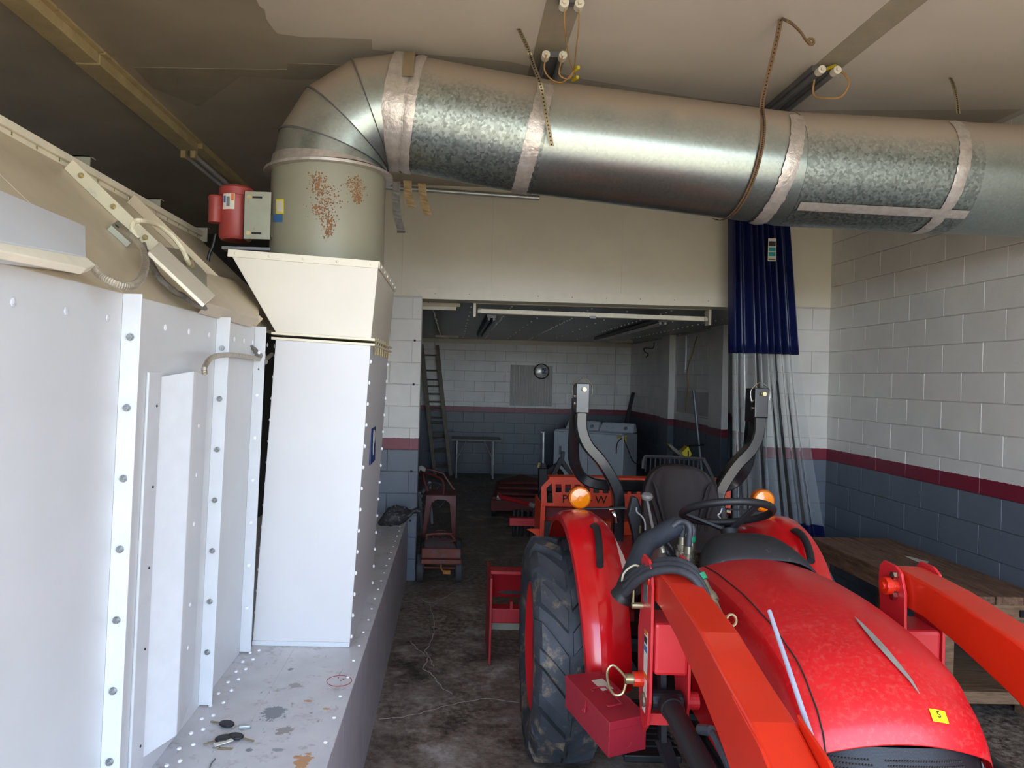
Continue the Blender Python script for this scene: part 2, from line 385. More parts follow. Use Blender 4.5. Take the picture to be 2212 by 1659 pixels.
def text(body, c, right, upd, size, mat, parent, name='lettering', depth=.0006, fit=None):
    cu = bpy.data.curves.new('t', 'FONT'); cu.body = body; cu.size = size; cu.extrude = depth; cu.align_x = 'CENTER'; cu.align_y = 'CENTER'; cu.resolution_u = 2
    t = bpy.data.objects.new('t', cu); COL.objects.link(t); bpy.context.view_layer.update()
    me = bpy.data.meshes.new_from_object(t); bpy.data.objects.remove(t)
    r, u = V(right).normalized(), V(upd).normalized(); n = r.cross(u)
    mm = Matrix((r, u, n)).transposed().to_4x4(); mm.translation = V(c)-off(parent)
    if fit:
        wd = max(v.co.x for v in me.vertices)-min(v.co.x for v in me.vertices); mm = mm @ Matrix.Scale(fit/max(wd, 1e-5), 4, (1, 0, 0))
    me.transform(mm); me.materials.clear(); me.materials.append(mat)
    o = bpy.data.objects.new(name, me); COL.objects.link(o); o.parent = parent; return o
def dup(root, loc, label=None, rotz=0):
    r = root.copy(); COL.objects.link(r); r.location = V(loc); r.rotation_euler = (0, 0, rotz)
    if label: r['label'] = label
    for ch in list(root.children):
        c = ch.copy(); COL.objects.link(c); c.parent = r
        for g in ch.children:
            d = g.copy(); COL.objects.link(d); d.parent = c
    return r
# ================================================================== SETTING
YP, YB, XR, H, HO, HR = 6.916, 14.72, 3.535, 3.69, 2.643, 2.665
XJ = -.307           # left jamb of the opening
XJR = 2.96           # right jamb
CO = .2033           # block course
bm = nb(); box(bm, -4.5, XR+.2, -.6, YB+.2, -.15, 0)
floorm = N('shop_floor_concrete')
k = floorm
f1 = k.noise(1.1, 8, rough=.65); f2 = k.noise(3.4, 10, seed=2, rough=.75); f3 = k.noise(24, 6, seed=4, rough=.7)
c = k.ramp(f2, [(.36, lin('352d27')), (.46, lin('75685c')), (.54, lin('988c80')), (.66, lin('c4beb8'))])
c = k.mix(k.ramp(f1, [(.42, W4(0)), (.62, W4(1))]), c, k.ramp(f3, [(.38, lin('40362d')), (.52, lin('84776a')), (.66, lin('b0a69c'))]))
k.l(c, k.b.inputs['Base Color'])
k.l(k.ramp(f2, [(.3, W4(.28)), (.6, W4(.62))]), k.b.inputs['Roughness']); k.bump(f3, .35, .004)
floor = struct('floor', bm, k.m)
# cracks in the slab
for pts in ([(928, 1300), (936, 1350), (933, 1385), (918, 1405), (925, 1420), (916, 1445), (938, 1460), (950, 1480), (975, 1500)],
            [(820, 1555), (870, 1548), (930, 1535), (990, 1518), (1050, 1510), (1120, 1519)],
            [(885, 1385), (905, 1405), (930, 1425), (935, 1440)],
            [(905, 1290), (930, 1302), (960, 1290), (990, 1275)]):
    P = crom([at(x, y, Z=0) for x, y in pts], 5); bm = nb(); A = []
    for i, p in enumerate(P):
        d = (P[min(i+1, len(P)-1)]-P[max(0, i-1)]).normalized(); s = d.cross(V((0, 0, 1)))
        j = s*(random.uniform(-.01, .01)); w_ = .0022+.0016*random.random()
        A.append([p+j-s*w_, p+j+s*w_])
    sheet(bm, [[q[0]+V((0, 0, .0002)), q[1]+V((0, 0, .0002))] for q in A], (0, 0, .0008)); obj('crack', bm, m_pale, floor)
# drive outside the big door, in the sun
k = N('outside_concrete'); k.l(k.ramp(k.noise(.8, 6), [(.3, lin('a8977c')), (.7, lin('c4b498'))]), k.b.inputs['Base Color']); k.b.inputs['Roughness'].default_value = .9
struct('floor_outside_drive', B(box, -60, 60, -120, -.6, -.25, -.1), k.m)
# ceilings
ceil = struct('ceiling', B(box, -4.5, XR+.2, -.6, YP+3, H, H+.1), m_ceil)
rceil = struct('ceiling_rear_room', B(box, -1.4, XR+.1, YP+.2, YB+.05, HR, HR+.08), m_rceil)
bm = nb()
zc = H-.003
def patch(pts, mat, name='paint_patch', dz=.002):
    b = nb(); prism(b, [V((x, y, H-dz)) for x, y in pts], (0, 0, dz-.0002)); return obj(name, b, mat, ceil)
def cpx(x, y): p = at(x, y, Z=H); return (p.x, p.y)
wob = lambda pts, a=.012: [(x+random.uniform(-a, a), y+random.uniform(-a, a)) for x, y in pts]
edge = [cpx(x, y) for x, y in ((545, -20), (560, 12), (572, 20), (575, 40), (590, 62), (600, 72), (660, 80), (700, 80), (803, 84), (804, 106), (860, 112), (960, 120), (1100, 132), (1260, 170), (1500, 210), (1700, 238))]
patch(edge + [(XR, 4.6), (XR, -.5), (edge[0][0]-.05, -.5)], m_ceil2)
patch([cpx(x, y) for x, y in ((288, 145), (620, 150), (622, 136), (800, 142), (790, 168), (640, 172), (520, 165), (430, 230), (330, 190))], m_ceil3)
for a_, b_ in (((1205, 60), .085), ((1790, 142), .085)):
    p = at(a_[0]-5 if a_[0] < 1500 else a_[0], a_[1], Z=H)
    patch(wob([(p.x-b_, p.y-1.6), (p.x+b_, p.y-1.6), (p.x+b_*.95, p.y-.8), (p.x+b_, p.y+1.3), (p.x-b_, p.y+1.3), (p.x-b_*.9, p.y+.2)], .006), m_ceil3, 'bare_strip', .004)

# ---- block masonry
def block_mesh(L, Ht, D=.022, bev=.003, mat=None):
    b = nb(); box(b, 0, L, -D, 0, 0, Ht); bmesh.ops.bevel(b, geom=[e for e in b.edges if all(v.co.y < -D/2 for v in e.verts)], offset=bev, segments=1, affect='EDGES')
    for v in b.verts: v.co.y += random.uniform(-.0006, .0006)
    me = bpy.data.meshes.new('block'); b.to_mesh(me); b.free(); me.materials.append(mat or m_wall); return me
BM = [block_mesh(.3995, CO-.0055) for _ in range(4)]; BMR = [block_mesh(.3995, CO-.0055, mat=m_wallr) for _ in range(4)]
def blocks(parent, s0, s1, z0, z1, place, rotz, phase=0, BM=BM):
    n = int(round((z1-z0)/CO))
    for c_ in range(n):
        z = z0+c_*CO; s = s0-(.2033 if (c_+phase) % 2 else 0)
        while s < s1-.01:
            a, b_ = max(s, s0), min(s+.4066, s1)
            if b_-a > .03:
                o = bpy.data.objects.new('block', random.choice(BM)); COL.objects.link(o); o.parent = parent
                o.location = place(a+.0025, z+.0025); o.rotation_euler = (0, 0, rotz)
                o.scale = ((b_-a-.005)/.3995, 1, (min(CO, z1-z)-.0055)/(CO-.0055))
            s += .4066
# right wall (main room): surface looks toward -X ; s runs along -Y
wr = struct('wall_right', B(box, XR+.002, XR+.2, -.6, YP+.01, 0, H), m_joint)
blocks(wr, 0, 5.3, 0, CO*18, lambda s, z: V((XR+.018, YP-s, z)), -PI/2)
wrr = struct('wall_right_rear', B(box, XR+.002, XR+.2, YP+.01, YB+.2, 0, H), m_joint)
blocks(wrr, 0, YB-YP-.2, 0, CO*13, lambda s, z: V((XR+.018, YB-s, z)), -PI/2, 1, BMR)
wb = struct('wall_back', B(box, -1.4, XR+.2, YB+.002, YB+.2, 0, H), m_joint)
blocks(wb, -1.2, XR, 0, CO*12.7, lambda s, z: V((s, YB+.018, z)), 0, 0, BMR)
obj('ceiling_strip', B(box, -1.2, XR, YB-.02, YB, HR-.085, HR), m_trimc, wb)
struct('wall_left_rear', B(box, -1.4, -1.2, YP, YB, 0, H), m_wall)
struct('wall_left', B(box, -4.6, -4.4, -.6, YP+3, 0, H), m_wall)
struct('wall_far_left', B(box, -4.6, -1.2, YP+2.8, YP+3, 0, H), M('unlit_dark_wall', '3a3834', .8))  # dark colour stands in for the unlit depth behind the booth
# partition with the wide opening
bm = nb(); box(bm, -1.4, XJ-.001, YP+.002, YP+.2, 0, HO); box(bm, XJR+.001, XR+.1, YP+.002, YP+.2, 0, HO); box(bm, -1.4, XR+.1, YP+.002, YP+.2, HO, H)
wp = struct('wall_partition', bm, m_joint)
blocks(wp, -1.0, XJ, 0, HO, lambda s, z: V((s, YP+.018, z)), 0, 1)
blocks(wp, XJR, XR, 0, HO, lambda s, z: V((s, YP+.018, z)), 0, 0)
obj('jamb', B(box, XJ-.2, XJ, YP+.02, YP+.2, 0, HO), m_wall, wp)
x = -1.3
for i, x1 in enumerate((-.5, .333, 1.55, 2.77, XR)):
    obj('panel', B(box, x+.0004, x1-.0004, YP-.006, YP+.002, HO+.012, H-.001), m_panel, wp, bevel=.0006); x = x1
obj('header_trim', B(prism, [V((XJ-.075, YP-.010, HO+.085)), V((XJ+.01, YP-.010, HO-.01)), V((XJR, YP-.010, HO-.01)), V((XJR, YP-.010, HO+.085))], (0, .012, 0)), m_trimc, wp, bevel=.001)
obj('header_soffit', B(box, XJ, XJR, YP-.008, YP+.26, HO-.012, HO-.002), m_trimc, wp)
bm = nb()
for i in range(10): cyl(bm, (XJ+.12+i*.32, YP-.013, HO+.04), (XJ+.12+i*.32, YP-.008, HO+.04), .004, n=6)
obj('screws', bm, m_hole, wp)['kind'] = 'stuff'
for z in (2.24, 1.83, 1.02, .56): obj('anchor_hole', B(cyl, (XJ-.06, YP-.006, z), (XJ-.06, YP-.001, z), .011, n=10), m_hole, wp)
# pilasters of the rear right wall, an outlined niche
for y0, y1 in ((11.75, 12.2), (9.4, 9.9)):
    obj('pilaster', B(box, XR-.1, XR+.02, y0, y1, 0, HR), m_wallr, wrr, bevel=.004)
obj('niche_frame', B(box, XR-.012, XR+.02, 10.15, 11.6, 1.45, 1.78), m_joint, wrr, bevel=.004)
# front wall around the big door, behind the camera
bm = nb(); box(bm, -4.6, -2.3, -.8, -.6, 0, H); box(bm, 3.35, XR+.2, -.8, -.6, 0, H); box(bm, -4.6, XR+.2, -.8, -.6, 3.25, H+.1)
struct('wall_front', bm, m_wall)
# roof above everything so that no sky leaks in
struct('ceiling_roof_deck', B(box, -4.8, XR+.4, -.8, YB+.4, H+.11, H+.3), m_hole)
# rear ceiling: screw heads in rows
bm = nb()
for i in range(10):
    xx = -.25+i*.42
    for j in range(34 if i % 2 == 0 else 12):
        yy = YP+.4+j*(.21 if i % 2 == 0 else .6)+random.uniform(-.01, .01)
        if yy < YB-.1: ball(bm, (xx+random.uniform(-.006, .006), yy, HR-.004), .012, n=6, m=3)
for i in range(24): ball(bm, (XJ+.05+i*.14, YP+.33+random.uniform(-.02, .02), HR-.004), .011, n=6, m=3)
obj('screw_head', bm, m_rivet, rceil)['kind'] = 'stuff'

# ================================================================== LEDGE (low duct the booth stands on)
LX, LZ = -.383, .616
lt = thing('metal_ledge', 'long low white sheet metal plenum ledge under the spray booth, stained on top', 'plenum', (-.9, 3.5, 0))
obj('top_sheet', B(box, -1.7, LX, .3, YP-.01, LZ-.012, LZ), m_ledge, lt, bevel=.002)
obj('side_sheet', B(box, LX-.012, LX-.002, .3, YP-.01, 0, LZ-.012), m_side, lt)
obj('seam_strip', B(box, -.72-.006, -.72+.006, .3, 3.52, LZ, LZ+.002), m_ledge, lt)
n_ = 0
for i in range(26):
    y = 2.05+i*.187
    obj('rivet', B(ball, (LX-.035+random.uniform(-.004, .004), y, LZ+.002), .008, .008, .004, n=8, m=4), m_rivet, lt)
for i in range(16):
    y = 2.0+i*.11
    for xx in (-.905, -.868): obj('rivet', B(ball, (xx+random.uniform(-.004, .004), y+(.03 if xx > -.9 else 0), LZ+.002), .008, .01, .005, n=8, m=4), m_rivet, lt)
def blob(pts, mat, z=LZ, parent=lt, name='stain', dz=.0012, jag=.006):
    P = [at(x, y, Z=z) for x, y in pts]; Q = []
    for i, p in enumerate(P):
        q = P[(i+1) % len(P)]
        for t in (0, .33, .66): Q.append(p.lerp(q, t)+V((random.uniform(-jag, jag), random.uniform(-jag, jag), 0)))
    b = nb(); prism(b, [q+V((0, 0, .0001)) for q in Q], (0, 0, dz)); return obj(name, b, mat, parent)
b = nb(); c0 = at(733, 1471, Z=LZ+.001)
tube(b, [c0+V((.052*math.cos(a), .055*math.sin(a), .0008)) for a in [i*.42 for i in range(16)]], .0012, 5, 3)
obj('marker_scribble', b, m_redpaint, lt)
for (x, y) in ((731, 1464), (736, 1470), (742, 1468)): obj('marker_dot', B(ball, at(x, y, Z=LZ+.001), .004, .004, .001, n=8, m=4), m_redpaint, lt)

# ================================================================== SPRAY BOOTH
XB = -.948; ZT = 2.12
bt = thing('spray_booth', 'white bolted sheet metal spray booth with sloping hip standing left on the ledge', 'booth', (-1.6, 3.2, LZ))
JY = [.44, 1.25, 2.06, 2.87, 3.42]
for a, b_ in zip(JY, JY[1:]):
    obj('wall_panel', B(box, XB-.02, XB, a+.002, b_-.002, LZ, ZT), m_booth, bt, bevel=.002)
def hexbolt(p, d, r=.011, parent=bt, mat=m_bolt, name='bolt', washer=True):
    b = nb(); p, d = V(p), V(d).normalized()
    if washer: cyl(b, p, p+d*.003, r*1.25, n=12)
    cyl(b, p, p+d*.010, r, n=6); cyl(b, p, p+d*.015, r*.5, n=8); return obj(name, b, mat, parent)
for i, y in enumerate(JY[1:]):
    fl = obj('flange', B(box, XB, XB+(.052 if i < 3 else .050), y-.004, y+.0, LZ+.01, ZT), m_flange, bt, bevel=.0015)
    obj('flange', B(box, XB, XB+.05, y+.003, y+.007, LZ+.01, ZT), m_booth, bt, bevel=.0015)
    if i >= 1:
        for j in range(8):
            z = ZT-.12-j*.195
            if z > LZ+.05: hexbolt((XB+.026+0, y-.004, z), (0, -1, 0), .0085 if i < 3 else .007, mat=m_bolt if i < 3 else m_rivet, washer=i < 3)
    for j in range(4):
        obj('rivet', B(ball, (XB+.002, y+.09+j*(.21 if i < 2 else .14), ZT-.075), .003, .011, .011, n=8, m=5), m_rivet, bt)
for j in range(4): obj('rivet', B(ball, (XB+.002, 1.25+.09+j*.21, ZT-.075), .003, .011, .011, n=8, m=5), m_rivet, bt)
# sloping hip and roof
HX, HZ = -1.60, 2.72
hd = V((HX-XB, 0, HZ-ZT)).normalized(); hn = V((-hd.z, 0, hd.x)); hn = -hn if hn.x < 0 else hn
hp = lambda y, s: V((XB, y, ZT)) + hd*s
HL = math.hypot(HX-XB, HZ-ZT)
for a, b_ in zip(JY, JY[1:]+[4.5]):
    bm = nb(); prism(bm, [hp(a+.002, 0), hp(b_-.002, 0), hp(b_-.002, HL), hp(a+.002, HL)], -hn*.02); obj('hip_panel', bm, m_boothin, bt, bevel=.002)
for i, y in enumerate(JY[3:]):
    bm = nb(); prism(bm, [hp(y, .0)+hn*.001, hp(y, HL-.07)+hn*.001, hp(y, HL-.07)+hn*.05, hp(y, .0)+hn*.05], (0, .006, 0))
    fl = obj('hip_flange', bm, M('hip_flange_enamel', 'cfc8ac', .35, var=.08, vs=10, col2='9aa8a8', dens=.6) if i == 0 else m_boothin, bt, bevel=.0015)
    if i == 0:
        for j in range(5): hexbolt(hp(y, .07+j*.17)+hn*.028, (0, -1, 0), .009, mat=m_zinc)
obj('roof_panel', B(box, -3.2, HX, .3, 4.5, HZ+.005, HZ+.02), m_boothin, bt)
obj('roof_rail', B(box, HX-.01, HX+.035, .3, 4.5, HZ+.0, HZ+.03), m_fixw, bt, bevel=.003)
obj('rail_web', B(box, HX+.012, HX+.02, .3, 4.5, HZ-.085, HZ+.0), m_fixw, bt)
for j in range(20):
    y = 1.5+j*.155; b = nb(); cyl(b, (HX+.012, y, HZ-.045), (HX+.012, y, HZ+.0), .006, n=6); cyl(b, (HX+.012, y, HZ-.012), (HX+.012, y, HZ+0), .011, n=6); obj('rail_bolt', b, m_zinc, bt)
for x0, y0 in ((172, 385), (328, 462), (433, 520)):
    p = at(x0, y0, X=HX-.05); b = nb(); box(b, HX-.42, HX-.04, p.y, p.y+.005, HZ+.02, HZ+.115); box(b, HX-.42, HX-.04, p.y, p.y+.05, HZ+.11, HZ+.115)
    obj('roof_channel', b, m_steel, bt)
# light housings on the hip, surveyed on the hip plane
def oh(x, y, lift=0):
    d = fw + (x-PX)/F*r2 - (y-PY)/F*u2; o = V((0, 0, CZ)); p0 = hp(0, 0)+hn*lift+V((.033, 0, 0))
    return o + d*((p0-o).dot(hn)/d.dot(hn)) - V((.033, 0, 0))
def slab(pts, h0, h1, name, mat, parent=bt, bev=.003):
    q = [oh(x, y, h1) for x, y in pts]; b = nb(); prism(b, [p+hn*(h0-h1) for p in q], hn*(h1-h0)); return obj(name, b, mat, parent, bevel=bev)
p4 = [oh(x, y, .055) for x, y in ((-60, 385), (186, 488), (187, 556), (-60, 510))]
b = nb(); prism(b, p4, -hn*.054); obj('light_housing', b, m_booth, bt, bevel=.004)
b = nb(); prism(b, [oh(x, y, .062) for x, y in ((-60, 512), (187, 556), (207, 572), (186, 580), (-60, 528))], -hn*.02); obj('housing_lip', b, m_fixw, bt, bevel=.003)
slab(((343, 530), (398, 540), (446, 590), (448, 628)), 0, .05, 'light_housing', m_steel)
slab(((446, 590), (497, 602), (560, 640), (560, 690), (448, 655)), 0, .05, 'light_housing', m_boothin)
slab(((322, 543), (345, 522), (465, 638), (443, 658)), .076, .088, 'housing_end', m_trimc)
# junction box and conduits
jx = slab(((240, 486), (255, 475), (297, 512), (283, 525)), .0, .022, 'junction_box', m_steel, bev=.002)
q_ = oh(254, 490, .0225); b = nb(); cyl(b, q_-hn*.001, q_+hn*.002, .011, n=14); obj('knockout', b, m_hole, jx)
b = nb(); tube(b, [oh(x, y, l) for x, y, l in ((262, 496, .06), (275, 505, .08), (296, 523, .09), (310, 545, .09), (314, 570, .09), (306, 598, .09), (290, 615, .08), (268, 618, .07), (240, 608, .06), (215, 592, .05), (203, 577, .05))], .010, 8, 14, ribbed=.12)
obj('flexible_conduit', b, m_conduit, bt)
b = nb(); tube(b, [oh(x, y, l) for x, y, l in ((298, 516, .04), (285, 495, .05), (290, 480, .07), (305, 477, .09), (340, 486, .10), (370, 508, .10), (392, 535, .09), (403, 558, .075), (408, 570, .06))], .009, 8, 14, ribbed=.1)
obj('flexible_conduit', b, m_wirecream, bt)
b = nb(); cyl(b, oh(405, 562, .065), oh(411, 577, .05), .018, n=8); obj('conduit_connector', b, m_zinc, bt)
# tall light housing on the second wall panel
za, zb = LZ+.075, ZT-.23
sec = [(XB, 2.335), (XB+.068, 2.45), (XB+.066, 2.48), (XB, 2.80)]
b = nb(); prism(b, [V((x, y, za+(.02 if x > XB else 0))) for x, y in sec], (0, 0, zb-za)); vh = obj('wall_light_housing', b, [m_flange, m_booth], bt, bevel=.003)
for f in vh.data.polygons:
    if f.normal.x > .9: f.material_index = 1
obj('mounting_strip', B(box, XB, XB+.010, 2.235, 2.333, za-.02, zb+.015), m_flange, vh, bevel=.004)
for z in (1.85, 1.6, 1.35, 1.1, .8): obj('screw', B(cyl, (XB+.010, 2.30, z-.05), (XB+.0125, 2.30, z-.05), .004, n=8), m_hole, vh)
for z in (1.72, 1.55, 1.38, 1.1, .95): obj('screw', B(ball, (XB+.046, 2.585, z), .002, .008, .008, n=8, m=4), m_rivet, vh)
b = nb(); tube(b, [at(x, y, Y=yy) for x, y, yy in ((424, 808, 2.50), (424, 792, 2.50), (440, 772, 2.62), (475, 766, 2.85), (520, 770, 3.2), (556, 776, 3.5), (574, 765, 3.62))], .0095, 8, 14, ribbed=.1)
obj('flexible_conduit', b, m_conduit, bt)
b = nb(); tube(b, [oh(310, 530, .03), oh(322, 560, .03), oh(340, 592, .03), oh(362, 618, .03), oh(395, 640, .03), oh(425, 658, .04), at(455, 680, Y=3.02), at(490, 718, Y=3.2), at(520, 745, Y=3.35), at(540, 762, Y=3.42), at(546, 800, Y=3.42)], lambda q: .010 if q < .9 else .006, 8, 6)
for q_, rr in (((538, 758), .026), ((546, 768), .03), ((556, 782), .02)): ball(b, at(*q_, Y=3.43), rr, rr*.7, rr*.8, n=10, m=6)
for v in b.verts: v.co += noise.noise_vector(v.co*40)*.005
obj('taped_cable', b, M('grey_duct_tape', '77726c', .6, var=.3, vs=40, bump=.8, bs=40), bt, smooth=True)
# the booth is out of plumb: it leans into the shop by 22 mm per metre
for ch in bt.children:
    for oo in [ch]+list(ch.children):
        oz, ox = bt.location.z, 0
        for v in oo.data.vertices: v.co.x += .022*(min(v.co.z+oz, ZT)-LZ)

# ================================================================== WHITE INTAKE TOWER
tt = thing('exhaust_tower', 'tall white sheet metal duct tower with flared top standing on the ledge', 'duct tower', (-.69, 4.0, LZ))
yf, ybk = 3.53, 4.5
P = lambda x, y, Y: at(x, y, Y=Y)
bl, br = P(545, 1390, yf), P(755, 1400, yf); bl.z = br.z = LZ
sl, sr = P(596, 728, yf), P(801, 742, yf)
tl, tr = P(493, 540, yf), P(818, 566, yf)
dy = V((0, ybk-yf, 0))
obj('column', B(hexa, [bl, br, br+dy, bl+dy, sl, sr, sr+dy, sl+dy]), m_tower, tt, bevel=.003)
sl2, sr2 = sl+V((0, 0, .02)), sr+V((0, 0, .02))
obj('flared_head', B(hexa, [sl2, sr2, sr2+dy, sl2+dy, tl, tr, tr+dy, tl+dy]), M('tower_head_enamel', 'dcd6c6', .38, var=.04, vs=3), tt, bevel=.003)
g = .022
for za_ in (0, .024):
    a, b_ = sl+V((-.02, -.012, za_-.012)), sr+V((.02, -.012, za_-.012))
    b = nb(); hexa(b, [a, b_, b_+dy+V((0, .02, 0)), a+dy+V((0, .02, 0)), a+V((0, 0, .012)), b_+V((0, 0, .012)), b_+dy+V((0, .02, .012)), a+dy+V((0, .02, .012))])
    obj('seam_flange', b, m_fixw, tt, bevel=.002)
b = nb(); beam(b, tl+V((0, -.004, -.014)), tr+V((0, -.004, -.014)), .006, .035, (0, 0, 1)); obj('top_angle', b, m_trimc, tt, bevel=.001)
b = nb(); beam(b, tr+V((.003, 0, -.014)), tr+dy+V((.003, 0, -.014)), .006, .035, (0, 0, 1)); obj('top_angle', b, m_trimc, tt, bevel=.001)
b = nb(); beam(b, bl+V((0, -.004, .012)), br+V((0, -.004, .012)), .006, .022, (0, 0, 1)); obj('foot_angle', b, m_flange, tt, bevel=.001)
for i in range(5): p = tl.lerp(tr, .05+i*.225)+V((0, -.007, -.014)); obj('rivet', B(ball, p, .007, .003, .007, n=10, m=5), m_trimc, tt)
for i in range(6): p = (tr).lerp(tr+dy, .08+i*.17)+V((.007, 0, -.014)); obj('rivet', B(ball, p, .004, .008, .008, n=8, m=4), m_rivet, tt)
for i in range(14):
    t = .03+i*.07; p = br.lerp(sr, t)
    obj('edge_rivet', B(ball, p+V((.003, .02, 0)), .007, .008, .010, n=8, m=4), m_rivet, tt)
    obj('edge_rivet', B(ball, p+dy+V((.004, -.03, 0)), .007, .008, .010, n=8, m=4), m_rivet, tt)
for i in range(14): obj('edge_rivet', B(ball, bl.lerp(sl, .03+i*.07)+V((-.004, .03, 0)), .007, .008, .009, n=8, m=4), m_rivet, tt)
for i in range(7): b = nb(); cyl(b, sr+V((.012, .1+i*.12, -.05)), sr+V((.012, .1+i*.12, .035)), .005, n=6); obj('seam_bolt', b, m_zinc, tt)
# blue P badge on the side face
pc = br.lerp(sr, .645); pc = pc + V((.0035, .40, 0))
b = nb(); box(b, pc.x-.003, pc.x+.0015, pc.y-.11, pc.y+.11, pc.z-.10, pc.z+.085); bd = obj('logo_badge', b, m_navy, tt)
text('P', pc+V((.004, .01, .0)), (0, 1, 0), (0, 0, 1), .19, m_label, bd, 'letter', .001)

# ================================================================== FAN HOUSING ON THE TOWER
sx, sy, sr_ = -.700, 4.03, .305
zb_ = tr.z-.02; zt_ = 2.985
ft = thing('fan_housing', 'sage green cylindrical fan housing with rust streaks on top of the white tower', 'fan', (sx, sy, zb_))
lean = V((.0, 0, 0))
b = nb(); lathe(b, (sx, sy, zb_), (0, 0, 1), [(0, sr_), (zt_-zb_, sr_)], 56); drum = obj('drum', b, m_fanhouse, ft, smooth=True)
b = nb(); lathe(b, (sx, sy, zt_-.012), (0, 0, 1), [(0, sr_), (0, sr_+.04), (.014, sr_+.04), (.014, sr_)], 56); obj('rim_flange', b, m_tape, ft)
def onDrum(px, py, r=sr_+.001):
    d = at(px, py, Y=1)-V((0, 0, CZ)); o = V((0, 0, CZ)); ox, oy = -sx, -sy
    A_ = d.x**2+d.y**2; B_ = 2*(d.x*ox+d.y*oy); C_ = ox*ox+oy*oy-r*r; D_ = max(0, B_*B_-4*A_*C_)
    return o+d*((-B_-math.sqrt(D_))/(2*A_))
def drumpatch(px0, py0, px1, py1, mat, name, r=sr_+.002, n=5, jag=0):
    rows = []
    for j in range(n+1):
        row = []
        for i in range(n+1):
            row.append(onDrum(px0+(px1-px0)*i/n+random.uniform(-jag, jag), py0+(py1-py0)*j/n+random.uniform(-jag, jag), r))
        rows.append(row)
    b = nb(); sheet(b, rows, (0, -.001, 0)); return obj(name, b, mat, drum if name != 'rust_patch' else drum)
for c_ in ((672, 375, 702, 400), (676, 398, 722, 420), (684, 418, 730, 450), (670, 440, 712, 462), (690, 460, 724, 486), (702, 484, 718, 512), (748, 385, 782, 404), (756, 402, 786, 422), (764, 420, 780, 436)):
    for q in range(95):
        x_ = random.gauss((c_[0]+c_[2])/2, (c_[2]-c_[0])/3.2); y_ = random.gauss((c_[1]+c_[3])/2, (c_[3]-c_[1])/3)
        if q == 0: rb = nb()
        p = onDrum(x_, y_); s_ = random.uniform(.0012, .0048)
        ball(rb, p, s_, .0012, s_*random.uniform(.6, 1.6), n=6, m=3)
    o = obj('rust_specks', rb, m_rust, drum); o['kind'] = 'stuff'
drumpatch(596, 430, 613, 462, m_yellow, 'warning_label'); drumpatch(598, 433, 611, 459, m_label, 'warning_text', sr_+.004)
drumpatch(590, 463, 610, 480, m_textb, 'blue_sticker'); drumpatch(577, 464, 588, 512, m_label, 'strip_label')
# motor and bracket
mx = at(507, 460, Y=3.95); 
b = nb(); lathe(b, (mx.x, 3.98, at(497, 522, Y=3.98).z), (0, 0, 1), [(0, .03), (.005, .075), (.025, .088), (.235, .088), (.237, .092), (.275, .092), (.29, .075), (.295, .01)], 32)
mo = obj('motor', b, m_motor, ft, smooth=True)
zm = at(497, 522, Y=3.98).z
b = nb(); lathe(b, (mx.x-.095, 3.93, zm+.085), (0, 0, 1), [(0, .02), (.004, .036), (.12, .036), (.125, .039), (.135, .04), (.145, .034), (.15, .01)], 20); obj('capacitor_cover', b, m_motor, mo, smooth=True)
b = nb(); rows = [[V((mx.x+.089*math.sin(a), 3.98-.0905*math.cos(a), zm+z)) for a in (-.55, -.4, -.25, -.1, .05, .18)] for z in (.155, .255)]
sheet(b, rows, (0, -.001, 0)); lb = obj('motor_label', b, m_label, mo)
for i_ in range(3):
    b = nb(); rows = [[V((mx.x+.091*math.sin(a), 3.98-.0925*math.cos(a), zm+z)) for a in ((-.5, -.36), (-.3, -.1), (-.02, .12))[i_]] for z in ((.19, .225), (.17, .22), (.2, .235))[i_]]
    sheet(b, rows, (0, -.001, 0)); obj('print', b, (m_textb, m_bare, m_texto)[i_], mo)
q0, q1 = at(527, 413, Y=3.86), at(575, 517, Y=3.86)
b = nb(); box(b, q0.x, q1.x+.02, 3.86, 3.866, q1.z, q0.z); box(b, q0.x, q0.x+.006, 3.86, 3.95, q1.z, q0.z); br_ = obj('mounting_bracket', b, m_steel, ft, bevel=.001)
for zz in (q0.z-.03, q1.z+.03):
    hexbolt((q0.x+.028, 3.858, zz), (0, -1, 0), .010, br_, m_zinc); obj('slot', B(box, q0.x+.045, q0.x+.095, 3.858, 3.8605, zz-.005, zz+.005), m_hole, br_)
obj('belt_shelf', B(box, q0.x-.12, sx-.2, 3.9, 4.1, q1.z-.05, q1.z-.035), m_fixd, ft)
b = nb(); tube(b, [at(x, y, Y=4.0) for x, y in ((466, 505), (460, 530), (452, 550), (448, 575))], .009, 8); obj('motor_cable', b, m_black, ft)

